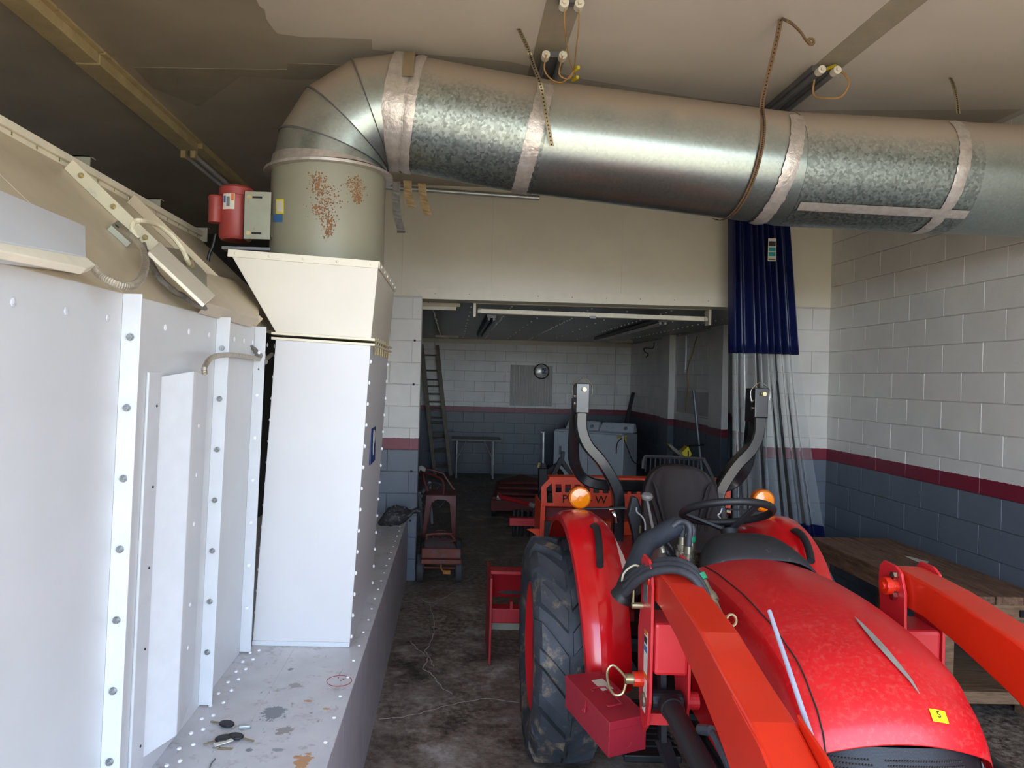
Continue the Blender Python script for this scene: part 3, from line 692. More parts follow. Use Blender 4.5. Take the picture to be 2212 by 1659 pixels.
# ================================================================== GALVANIZED DUCT
DY = 4.07; RD = .300
dt = thing('ventilation_duct', 'large round galvanized duct with taped elbow running right under the ceiling', 'duct', (.8, DY, 3.0))
cxE, czE, RE = -.352, zt_+.02, .348
def ecc(a): return V((cxE-RE*math.cos(a), sy+(DY-sy)*a/(PI/2), czE+RE*math.sin(a)))
ang = [0, PI/2*.20, PI/2*.47, PI/2*.76, PI/2]
def ering(bm, a, r, n=48):
    c_ = ecc(a); s = V((-math.cos(a), 0, math.sin(a))); t = V((0, 1, 0)); return ring(bm, c_, s, t, r, n)
for a0, a1 in zip(ang, ang[1:]):
    b = nb(); k_ = 1/math.cos((a1-a0)/2)
    skin(b, [ering(b, a0, RD*1.0), ering(b, a1, RD*1.0)]); obj('elbow_gore', b, m_galv2 if a0 < .6 else m_galv2, dt, smooth=True)
for a0 in ang[1:-1]:
    b = nb(); R0 = []
    for da, rr in ((-.018, RD), (-.018, RD+.006), (.0, RD+.008), (.018, RD+.006), (.018, RD)): R0.append(ering(b, a0+da*.5, rr))
    skin(b, R0, caps=False); obj('gore_seam', b, m_fixd, dt, smooth=True)
b = nb(); skin(b, [ering(b, -.02, RD+.012), ering(b, .09, RD+.006), ering(b, .091, RD)]); obj('tape_band', b, m_tape, dt, smooth=True)
ax = [ecc(PI/2), V((-.16, DY, 3.315)), V((.44, DY, 3.235)), V((1.80, DY, 3.105)), V((2.70, DY, 3.085)), V((XR-.01, DY, 3.07))]
ax[1] = ax[0].lerp(ax[2], .14)
mats = [m_tape, m_galv, m_galv2, m_galv, m_galv2]
for i in range(len(ax)-1):
    d = (ax[i+1]-ax[i]).normalized(); s = V((0, 1, 0)); t = s.cross(d)
    b = nb(); rr = RD+(.004 if i % 2 else 0)+(0 if i else .004)
    skin(b, [ring(b, ax[i]-d*.01, s, t, rr, 64), ring(b, ax[i+1]+d*.012, s, t, rr, 64)])
    obj('duct_section', b, mats[i], dt, smooth=True) if i else obj('tape_band', b, mats[i], dt, smooth=True)
def band(x0, wd, mat, r=RD+.009, a0=0, a1=2*PI, jag=.01, name='tape_band', skew=0, parent=dt):
    i = max(j for j in range(len(ax)-1) if ax[j].x <= x0); t = (x0-ax[i].x)/(ax[i+1].x-ax[i].x); c_ = ax[i].lerp(ax[i+1], t); d = (ax[i+1]-ax[i]).normalized()
    s = V((0, -1, 0)); u = V((0, 0, 1)); b = nb(); rows = []; n = 64
    for j in range(n+1):
        a = a0+(a1-a0)*j/n; rad = s*math.cos(a)+u*math.sin(a); rad = (rad-d*rad.dot(d)).normalized(); sh = skew*math.sin(a)
        rows.append([c_+d*(-wd/2+sh+random.uniform(-jag, jag)*.4)+rad*r, c_+d*sh+rad*(r+.003+random.uniform(0, .003)), c_+d*(wd/2+sh+random.uniform(-jag, jag)*.4)+rad*r])
    sheet(b, rows, d*.0001+V((0, 0, 0))) if False else [b.faces.new([b.verts.new(q) for q in (rows[j][k0], rows[j][k0+1], rows[j+1][k0+1], rows[j+1][k0])]) for j in range(n) for k0 in (0, 1)]
    bmesh.ops.remove_doubles(b, verts=b.verts, dist=.00001)
    return obj(name, b, mat, parent, smooth=True)
xm = lambda px: at(px, 300, Y=DY-.25).x
band(-.335, .11, m_tape); band(-.245, .05, m_tape)
band(.40, .085, m_tape, a0=-1.7, a1=.75, skew=.02)
band(1.72, .075, m_tape, a0=-1.7, a1=.8, skew=.03); band(2.60, .065, m_tape, a0=-1.7, a1=.95, skew=.03)
# grey dusty tape flap on the elbow band and hanging tails
b = nb(); rows = []
for j in range(8):
    a = .95-j*.10; rad = V((0, -math.cos(a), math.sin(a)))
    c_ = V((-.27, DY, ax[0].z)) + rad*(RD+.016); rows.append([c_+V((-.028, 0, 0)), c_+V((.028, 0, 0))])
sheet(b, rows, (0, -.003, 0)); obj('tape_flap', b, M('dusty_tape', '8a7a62', .7, bump=.5, bs=40), dt)
def tail(pts, Y, w_, mat):
    P_ = crom([at(x, y, Y=Y) for x, y in pts], 5); b = nb(); rows = []
    for j, p in enumerate(P_):
        wv = .006*math.sin(j*1.1); rows.append([p+V((-w_/2, wv, 0)), p+V((w_/2, -wv+.004, 0))])
    sheet(b, rows, (0, .0025, 0)); obj('tape_tail', b, mat, dt)
tail(((857, 392), (855, 430), (858, 465), (866, 495), (866, 503)), 3.95, .042, m_tapeg)
tail(((880, 390), (882, 420), (890, 447)), 4.0, .045, m_tapeb)
tail(((911, 396), (915, 430), (925, 465)), 4.0, .042, m_tapeb)
# lengthwise taped seam with access patch
i = 3; d = (ax[4]-ax[3]).normalized()
b = nb(); rows = []
for xx_ in [0, .2, .4, .6, .8, 1]:
    c_ = ax[3].lerp(ax[4], xx_); rows.append([c_+V((0, -math.cos(a), math.sin(a)))*(RD+.010) for a in (-.82, -.88, -.95, -1.0)])
sheet(b, rows, (0, -.002, -.001)); obj('tape_band', b, m_tape, dt)
# perforated hanger straps
def strap(px, Ypts, mat, label, w_=.022, holes=True, hang=None):
    P_ = crom(Ypts, 8); b = nb(); rows = []
    for j, p in enumerate(P_): rows.append([p+V((-w_/2, 0, 0)), p+V((w_/2, 0, 0))])
    sheet(b, rows, (0, -.0015, 0)); o = obj('hanger_strap', b, mat); ROOT[o.name] = o.location.copy()
    b = nb()
    L_ = sum((P_[j+1]-P_[j]).length for j in range(len(P_)-1)); n = int(L_/.028); acc = 0
    for j in range(len(P_)-1):
        seg = P_[j+1]-P_[j]; m_ = max(1, int(seg.length/.028))
        for q in range(m_):
            p = P_[j]+seg*((q+.5)/m_); nrm = V((1, 0, 0)).cross(seg).normalized(); nrm = nrm if nrm.y < 0 else -nrm
            cyl(b, p+nrm*.001, p+nrm*.0024, .0045, n=6)
    obj('strap_holes', b, m_hole, o)['kind'] = 'stuff'
    return tag(o, label, 'strap')
def aroundduct(x0, a_from, a_to, n=7, x1=None):
    r = []
    for j in range(n):
        a = a_from+(a_to-a_from)*j/(n-1); xx_ = x0+((x1 or x0)-x0)*j/(n-1)
        i = max(q for q in range(len(ax)-1) if ax[q].x <= xx_); c_ = ax[i].lerp(ax[i+1], (xx_-ax[i].x)/(ax[i+1].x-ax[i].x))
        r.append(c_+V((0, -math.cos(a), math.sin(a)))*(RD+.014))
    return r
s1 = at(1120, 62, Z=H)
strap(0, [s1, at(1140, 105, Y=3.55), at(1152, 140, Y=3.6), at(1168, 185, Y=3.70), at(1180, 250, Y=3.70), at(1192, 316, Y=3.72)], m_strap, 'loose perforated metal strap hanging in front of the duct near its elbow', .022)
s2 = at(1687, 40, Z=H)
strap(0, [s2, at(1672, 110, Y=3.62), at(1655, 180, Y=3.66), at(1646, 228, Y=3.72)] + aroundduct(at(1640, 250, Y=3.85).x, .50, -2.0, 10, at(1568, 478, Y=4.0).x), m_strapr, 'long rusty perforated strap slung around the middle of the duct', .024)
s3 = at(2052, 168, Z=H)
strap(0, [s3, at(2060, 185, Y=4.0), at(2067, 215, Y=3.95), at(2070, 246, Y=3.93)], m_strap, 'short pale perforated strap between the ceiling and the right end of the duct', .022)
b = nb(); P_ = [at(1690, 40, Z=H)] + [at(x, y, Y=yy) for x, y, yy in ((1700, 45, 2.80), (1712, 52, 2.85), (1730, 70, 2.9), (1742, 88, 2.95), (1750, 93, 2.97))]
tube(b, P_, .006, 6); torus(b, at(1752, 90, Y=2.97), (0, 1, 0), .012, .006, 16, 6)
tag(obj('curled_strap_end', b, m_strapr), 'short curled rusty strap end with a coil beside the slung strap', 'strap')
# conduit on the partition behind the duct
b = nb(); cyl(b, at(800, 402, Y=YP-.04), at(1165, 428, Y=YP-.04), .022, n=12)
tag(obj('conduit_pipe', b, m_alum), 'grey metal conduit running along the cream wall behind the duct elbow', 'pipe')
# ================================================================== CEILING LIGHTS
def fixture_long():
    p0, p1, p2 = at(60, 0, Z=H-.05), at(395, 318, Z=H-.05), at(520, 403, Z=H-.05)
    xx_ = (p0.x+p1.x)/2-.0; t = thing('strip_light', 'long yellowed fluorescent strip light on the dark ceiling above the booth', 'light', (xx_, 3.5, H))
    for y0, y1 in ((.8, 4.18), (4.20, p1.y), (p1.y+.02, 7.9)):
        if y1 < 7: obj('cover', B(box, xx_-.07, xx_+.07, y0, y1, H-.075, H-.015), m_fix, t, bevel=.006)
        obj('channel', B(box, xx_-.085 if y1 < 7 else xx_+.02, xx_+.10, y0, y1, H-.016 if y1 < 7 else H-.05, H-.001), m_fix, t)
    for dx in (-.045, .03):
        b = nb(); cyl(b, (xx_+dx, p1.y+.06, H-.10), (xx_+dx, 7.8, H-.10), .018, n=14); obj('tube', b, m_lamp, t, smooth=True)
        obj('tube_socket', B(box, xx_+dx-.02, xx_+dx+.02, p1.y, p1.y+.06, H-.13, H-.03), m_fix, t, bevel=.006)
    return xx_
fixture_long()
# bare tube pairs by the duct
def tubes(px, py, label, xs=(-.045, .045), L=1.6, ylen=None):
    p = at(px, py, Z=H-.07); t = thing('tube_light', label, 'light', (p.x, p.y, H), 'bare fluorescent tube lights')
    obj('channel', B(box, p.x-.05, p.x+.05, p.y+.1, p.y+L, H-.035, H-.001), m_fixd, t)
    for dx in xs:
        b = nb(); cyl(b, (p.x+dx, p.y+.03, H-.065), (p.x+dx, p.y+L, H-.065), .017, n=14); obj('tube', b, m_fixd, t, smooth=True)
        b = nb(); cyl(b, (p.x+dx, p.y, H-.065), (p.x+dx, p.y+.045, H-.065), .022, n=14); cyl(b, (p.x+dx, p.y-.012, H-.065), (p.x+dx, p.y, H-.065), .010, n=8); obj('tube_socket', b, m_label, t, smooth=True)
    return p, t
p, t = tubes(1198, 120, 'pair of bare fluorescent tubes with pale ends just left of the duct strap', (-.045, .045), 1.9)
b = nb(); tube(b, [at(x, y, Z=z) for x, y, z in ((1180, 118, H-.08), (1176, 150, H-.15), (1192, 172, H-.2), (1215, 178, H-.22), (1235, 160, H-.2), (1243, 148, H-.16))], .004, 6); obj('wire', b, m_tan, t)
b = nb(); tube(b, [at(x, y, Z=z) for x, y, z in ((1215, 122, H-.08), (1208, 160, H-.18), (1228, 170, H-.2), (1240, 155, H-.16))], .004, 6); obj('wire', b, m_tan, t)
for q in ((1245, 150), (1243, 171)): b = nb(); beam(b, at(q[0]-6, q[1]+3, Z=H-.17), at(q[0]+5, q[1]-5, Z=H-.17), .018, .018); obj('wire_nut', b, m_yellamp, t, bevel=.004)
p2, t2 = tubes(1236, 8, 'nearest pair of tube light ends at the very top edge of the ceiling', (-.035, .035), .06)
for dx_, q in ((1220, 0), (1250, 0)):
    b = nb(); tube(b, [at(dx_, 8, Z=H-.07), at(dx_, 60, Z=H-.14), at(dx_+(8 if dx_ < 1240 else -7), 120, Z=H-.18), at(1240, 158, Z=H-.17)], .003, 6); obj('wire', b, m_tan, t2)
p3, t3 = tubes(1793, 152, 'tube light pair with a yellow wire nut right of the slung strap', (-.042, .042), 2.2)
b = nb(); tube(b, [at(x, y, Z=z) for x, y, z in ((1760, 165, H-.06), (1758, 205, H-.16), (1790, 212, H-.2), (1818, 208, H-.2), (1834, 180, H-.14), (1822, 158, H-.08), (1800, 150, H-.04))], .005, 6); obj('wire', b, m_tan, t3)
b = nb(); beam(b, at(1788, 150, Z=H-.03), at(1808, 143, Z=H-.03), .03, .02); obj('wire_nut', b, m_yellamp, t3, bevel=.004)
# rear room: strip lights
hl = thing('header_strip_light', 'long cream fluorescent fixture just inside the opening under the rear ceiling', 'light', at(1275, 680, Y=7.35))
q0, q1 = at(1025, 672, Y=7.3), at(1530, 690, Y=7.3)
obj('channel', B(box, q0.x, q1.x, 7.26, 7.36, HR-.03, HR-.001), m_fixw, hl)
b = nb(); beam(b, q0+V((.03, 0, 0)), q1-V((.03, 0, 0)), .10, .045, (0, 0, 1)); obj('cover', b, m_fixw, hl, bevel=.006)
for q in (q0, q1):
    obj('end_bracket', B(box, q.x-.012, q.x+.012, 7.25, 7.36, q.z-.06, HR-.001), m_fixw, hl)
    b = nb(); cyl(b, (q.x+(.03 if q is q0 else -.06), 7.24, q.z-.005), (q.x+(.06 if q is q0 else -.03), 7.24, q.z-.005), .02, n=12); obj('tube_socket', b, m_fixw, hl)
obj('stop_clip', B(box, (q0.x+q1.x)/2-.03, (q0.x+q1.x)/2+.03, 7.24, 7.28, q0.z-.045, q0.z-.02), m_fixd, hl)
for i, (a, b_, lab) in enumerate((((913, 670), (994, 673), 'short pale strip fixture at the left end of the rear ceiling'),)):
    pa, pb = at(*a, Y=7.6), at(*b_, Y=7.6); t = thing('short_strip_light', lab, 'light', pa)
    obj('cover', B(box, pa.x-.5, pb.x, 7.55, 7.63, HR-.04, HR-.001), m_fixw, t, bevel=.004); obj('lamp_tray', B(box, pa.x-.4, pb.x-.04, 7.56, 7.62, HR-.075, HR-.04), m_fixw, t)
for n_, (a, b_, lab) in enumerate((((1062, 683), (1037, 722), 'dark strip light running back on the rear ceiling left of centre'), ((1432, 692), (1290, 732), 'dark slanting strip light on the right of the rear ceiling'))):
    pa, pb = at(*a, Z=HR-.03), at(*b_, Z=HR-.03); t = thing('rear_strip_light', lab, 'light', pa)
    b = nb(); beam(b, pa, pb, .11, .04, (0, 0, 1)); obj('channel', b, m_fixd, t)
    for dx in (-.03, .03): b = nb(); cyl(b, pa+V((dx, 0, -.035)), pb+V((dx, 0, -.035)), .016, n=10); obj('tube', b, m_lamp if n_ else m_fixd, t, smooth=True)
for a, b_, lab in (((940, 722), (991, 723), 'thin white strip light far back at the left of the rear ceiling'), ((1315, 733), (1366, 735), 'thin white strip light far back at the right of the rear ceiling')):
    pa, pb = at(*a, Y=13.6), at(*b_, Y=13.6); tag(obj('far_strip_light', B(box, pa.x, pb.x, 13.55, 13.65, HR-.045, HR-.001), m_fixw, bevel=.004), lab, 'light')

# ================================================================== REAR ROOM THINGS
# extension ladder
t = thing('extension_ladder', 'weathered extension ladder leaning in the back left corner', 'ladder', at(955, 1028, Z=0))
def ladder(dx, dyy, zt, w_=.34):
    b0, b1 = at(940, 1028, Z=0), at(968, 1022, Z=0)
    b1 = b0+V((.30, .15, 0)); t0 = V((b0.x-.33, YB-.22, zt)); t1 = V((b1.x-.33, YB-.12, zt+.0))
    o_ = V((dx, dyy, 0)); R0 = []
    for a, c_ in ((b0+o_, t0+o_), (b1+o_, t1+o_)): b = nb(); beam(b, a, c_, .06, .08, (0, 1, 0)); obj('rail', b, m_ladder, t)
    for i in range(8 if zt > 2.3 else 7):
        f_ = .08+i*.12; b = nb(); cyl(b, (b0+o_).lerp(t0+o_, f_), (b1+o_).lerp(t1+o_, f_), .016, n=10); obj('rung', b, m_ladder, t)
ladder(0, 0, 2.52); ladder(.0, -.07, 2.3)
# folding table
pa, pb = at(976, 950, Y=13.9), at(1083, 953, Y=13.9)
t = thing('folding_table', 'small folding table with slim metal legs against the rear wall', 'table', ((pa.x+pb.x)/2, 14.1, 0))
zt = .745
obj('tabletop', B(box, pa.x, pb.x, 13.9, 14.5, zt-.035, zt), M('table_top_brown', '8c8a7c', .4), t, bevel=.006)
for xx_ in (pa.x+.1, pb.x-.14):
    for yy in (13.98, 14.42):
        b = nb(); cyl(b, (xx_, yy, zt-.03), (xx_, yy, 0), .02, n=10); obj('leg', b, m_alum, t, smooth=True)
    b = nb(); cyl(b, (xx_, 13.98, .35), (xx_+(.18 if xx_ < (pa.x+pb.x)/2 else -.18), 13.98, zt-.03), .014, n=8); obj('brace', b, m_alum, t)
# corrugated panel and mirror disc on the back wall
pa, pb = at(1103, 788, Y=YB-.03), at(1192, 878, Y=YB-.03)
b = nb(); rows = []
for i in range(65):
    x_ = pa.x+(pb.x-pa.x)*i/64; rows.append([V((x_, YB-.018+.008*math.sin(i*PI/2), pa.z)), V((x_, YB-.018+.008*math.sin(i*PI/2), pb.z))])
sheet(b, rows, (0, .003, 0)); tag(obj('corrugated_panel', b, m_wall), 'square grey corrugated sheet fixed on the rear block wall', 'panel')
cc = at(1170, 802, Y=YB-.07); R0 = .155
t = thing('round_wall_mirror', 'small round shiny disc with a dark blue logo on the rear wall', 'mirror', cc)
b = nb(); lathe(b, cc+V((0, .04, 0)), (0, -1, 0), [(0, R0), (.03, R0), (.035, R0-.015), (.03, R0-.02)], 40); obj('rim', b, M('dark_bronze', '3c3830', .4, .5), t, smooth=True)
b = nb(); lathe(b, cc+V((0, .0095, 0)), (0, -1, 0), [(0, R0-.02), (.01, R0-.05), (.022, .001)], 32); fc = obj('face', b, m_clock, t, smooth=True)
obj('logo_panel', B(box, cc.x+.0, cc.x+.085, cc.y-.018, cc.y-.004, cc.z-.04, cc.z+.06), m_navy, fc, bevel=.002)
text('AG', cc+V((.03, -.020, .005)), (1, 0, 0), (0, 0, 1), .09, m_label, fc, 'lettering', .001)
# washing machines, turned a little toward the left wall
def machine(px, lab, name, knobs, door, corner):
    t = thing(name, lab, 'appliance', (0, 0, 0), 'laundry machines'); w_, h_, dp = .66, .985, .64
    obj('cabinet', B(box, -w_, 0, 0, dp, .03, h_), m_appl, t, bevel=.012)
    obj('plinth', B(box, -w_+.02, -.02, .03, dp-.03, 0, .03), m_applg, t)
    obj('lid', B(box, -w_+.015, -.015, .01, .48, h_, h_+.02), m_appl, t, bevel=.006)
    b = nb(); hexa(b, [(-w_, .44, h_+.015), (0, .44, h_+.015), (0, dp, h_+.015), (-w_, dp, h_+.015), (-w_+.03, .53, h_+.17), (-.03, .53, h_+.17), (-.03, dp, h_+.17), (-w_+.03, dp, h_+.17)])
    cn = obj('console', b, m_appl, t, bevel=.02)
    obj('edge_trim', B(box, -w_-.002, .002, -.002, .01, h_-.012, h_-.004), m_applg, t)
    for kx in knobs:
        b = nb(); lathe(b, (-w_*(1-kx), .475, h_+.085), (0, -1, .55), [(0, .036), (.004, .036), (.005, .022), (.03, .019), (.032, .002)], 20); obj('knob', b, m_applg if kx > .7 else m_appl, cn, smooth=True)
    if door:
        obj('door', B(box, -w_+.10, -.07, -.018, 0, .30, h_-.10), m_appl, t, bevel=.02); obj('door_handle', B(box, -w_+.12, -w_+.17, -.026, -.017, h_-.42, h_-.27), m_applg, t, bevel=.004)
    t.location = corner; t.rotation_euler = (0, 0, math.radians(-35)); return t
_c = V(((1352-979)*12.6/1600, 12.6, 0)); _d = V((math.cos(math.radians(35)), -math.sin(math.radians(35)), 0))
machine(0, 'white washing machine with three knobs, right one of the two laundry machines', 'washing_machine', (.2, .38, .76), False, _c)
machine(0, 'white dryer with a front door, left one of the two laundry machines', 'dryer', (.8,), True, _c-_d*.67)
b = nb(); tube(b, [at(x, y, Y=12.62 if x < 1355 else 12.58) for x, y in ((1331, 980), (1333, 960), (1340, 949), (1348, 950), (1356, 970), (1364, 990), (1372, 1000), (1385, 1003))], .008, 8)
b2 = tag(obj('power_cord', b, m_black), 'black power cord hanging over the front of the white washing machine', 'cord')
b = nb(); beam(b, at(1333, 945, Y=12.63), at(1354, 942, Y=12.63), .02, .03); beam(b, at(1350, 945, Y=12.6), at(1353, 955, Y=12.6), .02, .03)
obj('cord_tie', b, m_yellamp, b2)
# black post leaning in the corner
b = nb(); beam(b, at(1350, 925, Y=14.2), at(1368, 848, Y=14.3), .07, .06); tag(obj('black_post', b, m_blackp, bevel=.006), 'black post leaning in the rear right corner above the washing machines', 'post')
b = nb(); cyl(b, (at(1330, 800, Y=YB-.05).x, YB-.03, HR), (at(1327, 900, Y=YB-.05).x, YB-.03, .6), .016, n=10); tag(obj('wall_conduit', b, m_wall), 'thin painted conduit running down the rear wall right of the round mirror', 'pipe')
b = nb(); cyl(b, at(1483, 725, X=XR-.05), at(1481, 800, X=XR-.05), .018, n=10); ball(b, at(1481, 802, X=XR-.05), .03, n=8, m=5); tag(obj('drop_pipe', b, m_appl), 'short white pipe hanging by the far right wall of the rear room', 'pipe')
b = nb(); tube(b, [at(x, y, X=XR-.06) for x, y in ((1506, 727), (1500, 745), (1497, 760), (1488, 785), (1484, 810), (1486, 835), (1482, 870), (1481, 890))], .008, 6); tag(obj('hanging_wire', b, m_tan), 'thin wire hanging beside the white pipe on the right wall', 'wire')
b = nb(); tube(b, [at(x, y, X=XR-.03) for x, y in ((1413, 740), (1410, 752), (1392, 752), (1393, 760), (1400, 765), (1396, 772))], .008, 6); tag(obj('wire_stub', b, m_black), 'small black wire stub high on the right wall near the rear corner', 'wire')
# work lamp on a pole
pl0, pl1 = at(1498, 842, Y=8.9), at(1513, 993, Y=8.9); pl1 = pl0+(pl1-pl0)*2.2
t = thing('work_lamp', 'yellow halogen work lamp clamped on a slim pole behind the tractor seat', 'lamp', V((pl1.x, pl1.y, 0)))
b = nb(); cyl(b, pl0, V((pl1.x, pl1.y, .02)), .017, n=10); obj('pole', b, m_walker, t, smooth=True)
for a in (0, 2.1, 4.2): b = nb(); cyl(b, V((pl1.x, pl1.y, .35)), V((pl1.x+.35*math.cos(a), pl1.y+.35*math.sin(a), .01)), .011, n=8); obj('leg', b, m_blackp, t)
b = nb(); cyl(b, at(1463, 966, Y=8.85), at(1520, 961, Y=8.9), .012, n=8); obj('crossbar', b, m_black, t)
a, b_, c_, d_ = [at(x, y, Y=8.75) for x, y in ((1443, 957), (1473, 980), (1486, 995), (1452, 960))]
b = nb(); prism(b, [at(x, y, Y=8.72) for x, y in ((1442, 959), (1448, 959), (1482, 988), (1480, 992), (1455, 975))], (0, .16, .0)); lh = obj('lamp_head', b, M('lamp_top_grey', '6e6a50', .5), t)
b = nb(); prism(b, [at(x, y, Y=8.70) for x, y in ((1447, 961), (1470, 974), (1478, 988), (1455, 975))], (0, .02, 0)); obj('lamp_glass', b, m_lens, t)
b = nb(); prism(b, [at(x, y, Y=8.70) for x, y in ((1472, 978), (1487, 964), (1495, 982), (1484, 994)) ], (0, .14, 0)); obj('end_cap', b, m_yellamp, t, bevel=.004)
b = nb(); box(b, at(1486, 982, Y=8.69).x, at(1488, 982, Y=8.69).x, 8.69, 8.70, at(1486, 986, Y=8.69).z, at(1486, 974, Y=8.69).z); obj('slot', b, m_text, t)
# metal cafe chair
cx_, cy_ = at(950, 1130, Z=0).x, 8.15
t = thing('metal_chair', 'dark red metal armchair with arched apron beside the left jamb', 'chair', (cx_, cy_, 0))
S = lambda px, py, Y: at(px, py, Y=Y)
pl = [S(913, 1140, 8.0), S(984, 1146, 8.0), S(987, 1112, 8.45), S(925, 1105, 8.45)]
sl_, sr3 = S(921, 1067, 8.05), S(985, 1068, 8.05); zs = sl_.z
sx0, sx1 = sl_.x, sr3.x
obj('seat', B(box, sx0, sx1, 8.02, 8.42, zs-.02, zs), m_chair, t, bevel=.012)
b = nb(); n = 12; rows_t = [V((sx0+(sx1-sx0)*i/n, 8.02, zs-.015)) for i in range(n+1)]
arch = [V((sx0+(sx1-sx0)*i/n, 8.015, zs-.05-.10*max(0, abs(i/n-.5)*2-.25)**1.3*1.6)) for i in range(n+1)]
sheet(b, [rows_t, arch], (0, .012, 0)); obj('apron', b, m_chair, t)
for (xa_, ya_, dx_) in ((sx0, 8.03, -.05), (sx1, 8.03, .01), (sx1, 8.42, .02), (sx0, 8.42, -.03)):
    b = nb(); s_ = 1 if xa_ == sx0 else -1
    hexa(b, [(xa_+dx_, ya_, 0), (xa_+dx_+s_*.022, ya_, 0), (xa_+dx_+s_*.022, ya_+.022, 0), (xa_+dx_, ya_+.022, 0), (xa_, ya_, zs-.01), (xa_+s_*.075, ya_, zs-.01), (xa_+s_*.075, ya_+.05, zs-.01), (xa_, ya_+.05, zs-.01)]); obj('leg', b, m_chair, t, bevel=.003)
b = nb(); tube(b, [(sx1-.14, 8.06, zs), S(958, 1050, 8.1), S(954, 1036, 8.1), S(935, 1026, 8.15), S(912, 1020, 8.2), S(911, 1017, 8.35), S(925, 1014, 8.42), S(955, 1022, 8.42), S(963, 1032, 8.42), (sx1-.02, 8.4, zs)], .013, 8); obj('arm_hoop', b, m_chair, t, smooth=True)
b = nb(); tube(b, [S(912, 1020, 8.25), S(918, 1045, 8.25), (sx0+.01, 8.25, zs)], .014, 8); obj('back_post', b, m_chair, t, smooth=True)
# grey slatted bench and bicycle-like wheel behind the jamb
t = thing('slatted_bench', 'grey slatted seat with round wheel half hidden behind the left jamb', 'bench', (XJ+.1, 9.0, 0))
for i in range(6):
    b = nb(); beam(b, at(903+i*4, 1062-i*1.5, Y=9.1-i*.02), at(922+i*3, 1036, Y=9.6), .018, .02); obj('slat', b, m_walker, t)
for (x0, y0, x1, y1, Y_) in ((907, 1063, 912, 1150, 8.9), (928, 1036, 934, 1118, 9.6), (905, 1063, 903, 1140, 9.3)):
    b = nb(); beam(b, at(x0, y0, Y=Y_), V((at(x1, y1, Y=Y_).x, Y_, 0)), .03, .03); obj('leg', b, m_walker, t)
for (x0, y0, x1, y1, Y_) in ((900, 1073, 913, 1071, 8.9), (900, 1104, 913, 1102, 8.9), (913, 1064, 930, 1040, 9.3)):
    b = nb(); beam(b, at(x0, y0, Y=Y_), at(x1, y1, Y=Y_), .03, .03); obj('rail', b, m_walker, t)
t = thing('spoked_wheel', 'thin spoked wheel standing behind the dark red chair', 'wheel', at(938, 1075, Y=10.8))
b = nb(); torus(b, at(936, 1070, Y=10.8), (.25, -1, 0), .19, .009, 30, 6); obj('rim', b, m_walker, t)
for i in range(6):
    a = i*PI/3; c_ = at(936, 1070, Y=10.8); b = nb(); cyl(b, c_, c_+V((.185*math.cos(a), .03, .185*math.sin(a))), .003, n=5); obj('spoke', b, m_walker, t)
b = nb(); ball(b, at(911, 1014, Y=8.33), .045, .05, .045, n=12, m=8)
for v in b.verts: v.co += noise.noise_vector(v.co*30)*.012
tag(obj('white_rag', b, m_white, smooth=True), 'crumpled white rag on the back of the dark red chair', 'rag')
# pedal car
ty = 6.55
t = thing('toy_pedal_car', 'old rusty red and grey toy pedal car parked by the left jamb', 'toy car', (at(955, 1240, Z=0).x, 7.2, 0))
A_ = lambda px, py, Y=6.75: at(px, py, Y=Y)
b = nb()   # bonnet: from grille back to the scuttle
secs = []
for (Y_, xl, xr, zt_2, zb_2) in ((6.72, A_(911, 1200, 6.72).x, A_(995, 1200, 6.72).x, A_(950, 1186, 6.72).z, A_(950, 1217, 6.72).z),
                              (6.80, A_(910, 1186, 6.8).x, A_(991, 1186, 6.8).x, A_(950, 1183, 6.8).z, .20), (7.15, A_(910, 1170, 7.15).x, A_(984, 1170, 7.15).x, A_(950, 1166, 7.15).z, .20),
                              (7.75, A_(912, 1155, 7.75).x, A_(978, 1155, 7.75).x, A_(950, 1160, 7.75).z, .20)):
    n = 10; row = [V((xl, Y_, zb_2))]
    for i in range(n+1):
        q = i/n; xx_ = xl+(xr-xl)*q; e = min(1, min(q, 1-q)*7); row.append(V((xx_, Y_, zt_2-.05*(1-e)**2)))
    row.append(V((xr, Y_, zb_2))); secs.append([b.verts.new(p) for p in row])
for r0, r1 in zip(secs, secs[1:]):
    for i in range(len(r0)): b.faces.new((r0[i], r0[(i+1) % len(r0)], r1[(i+1) % len(r1)], r1[i]))
b.faces.new(secs[0]); b.faces.new(secs[-1][::-1]); body = obj('body', b, m_toyg, t, smooth=True)
xl, xr = A_(911, 1200, 6.7).x, A_(995, 1200, 6.7).x; zT, zM, zB = A_(950, 1186, 6.7).z, A_(950, 1207, 6.7).z, A_(950, 1219, 6.7).z
obj('grille', B(box, xl-.004, xr+.004, 6.695, 6.735, zM, zT+.005), m_toy, t, bevel=.012)
obj('bumper', B(box, xl-.008, xr+.008, 6.68, 6.74, zB, zM-.004), m_toy, t, bevel=.012)
zw = A_(950, 1170, 7.15).z
b = nb(); tube(b, [A_(921, 1172, 7.12), A_(922, 1158, 7.15), A_(928, 1154, 7.15), A_(970, 1153, 7.15), A_(976, 1156, 7.15), A_(984, 1169, 7.12)], .012, 8); tube(b, [A_(921, 1172, 7.12), A_(950, 1170, 7.12), A_(984, 1169, 7.12)], .012, 8); obj('windscreen_frame', b, m_toy, t, smooth=True)
sc_ = A_(951, 1160, 7.5); b = nb(); torus(b, sc_+V((0, 0, .0)), (0, -.6, .8), .09, .007, 28, 6)
for a in (.3, 2.4, 4.5): s_, t__ = frame(V((0, -.6, .8))); cyl(b, sc_, sc_+(s_*math.cos(a)+t__*math.sin(a))*.09, .005, n=6)
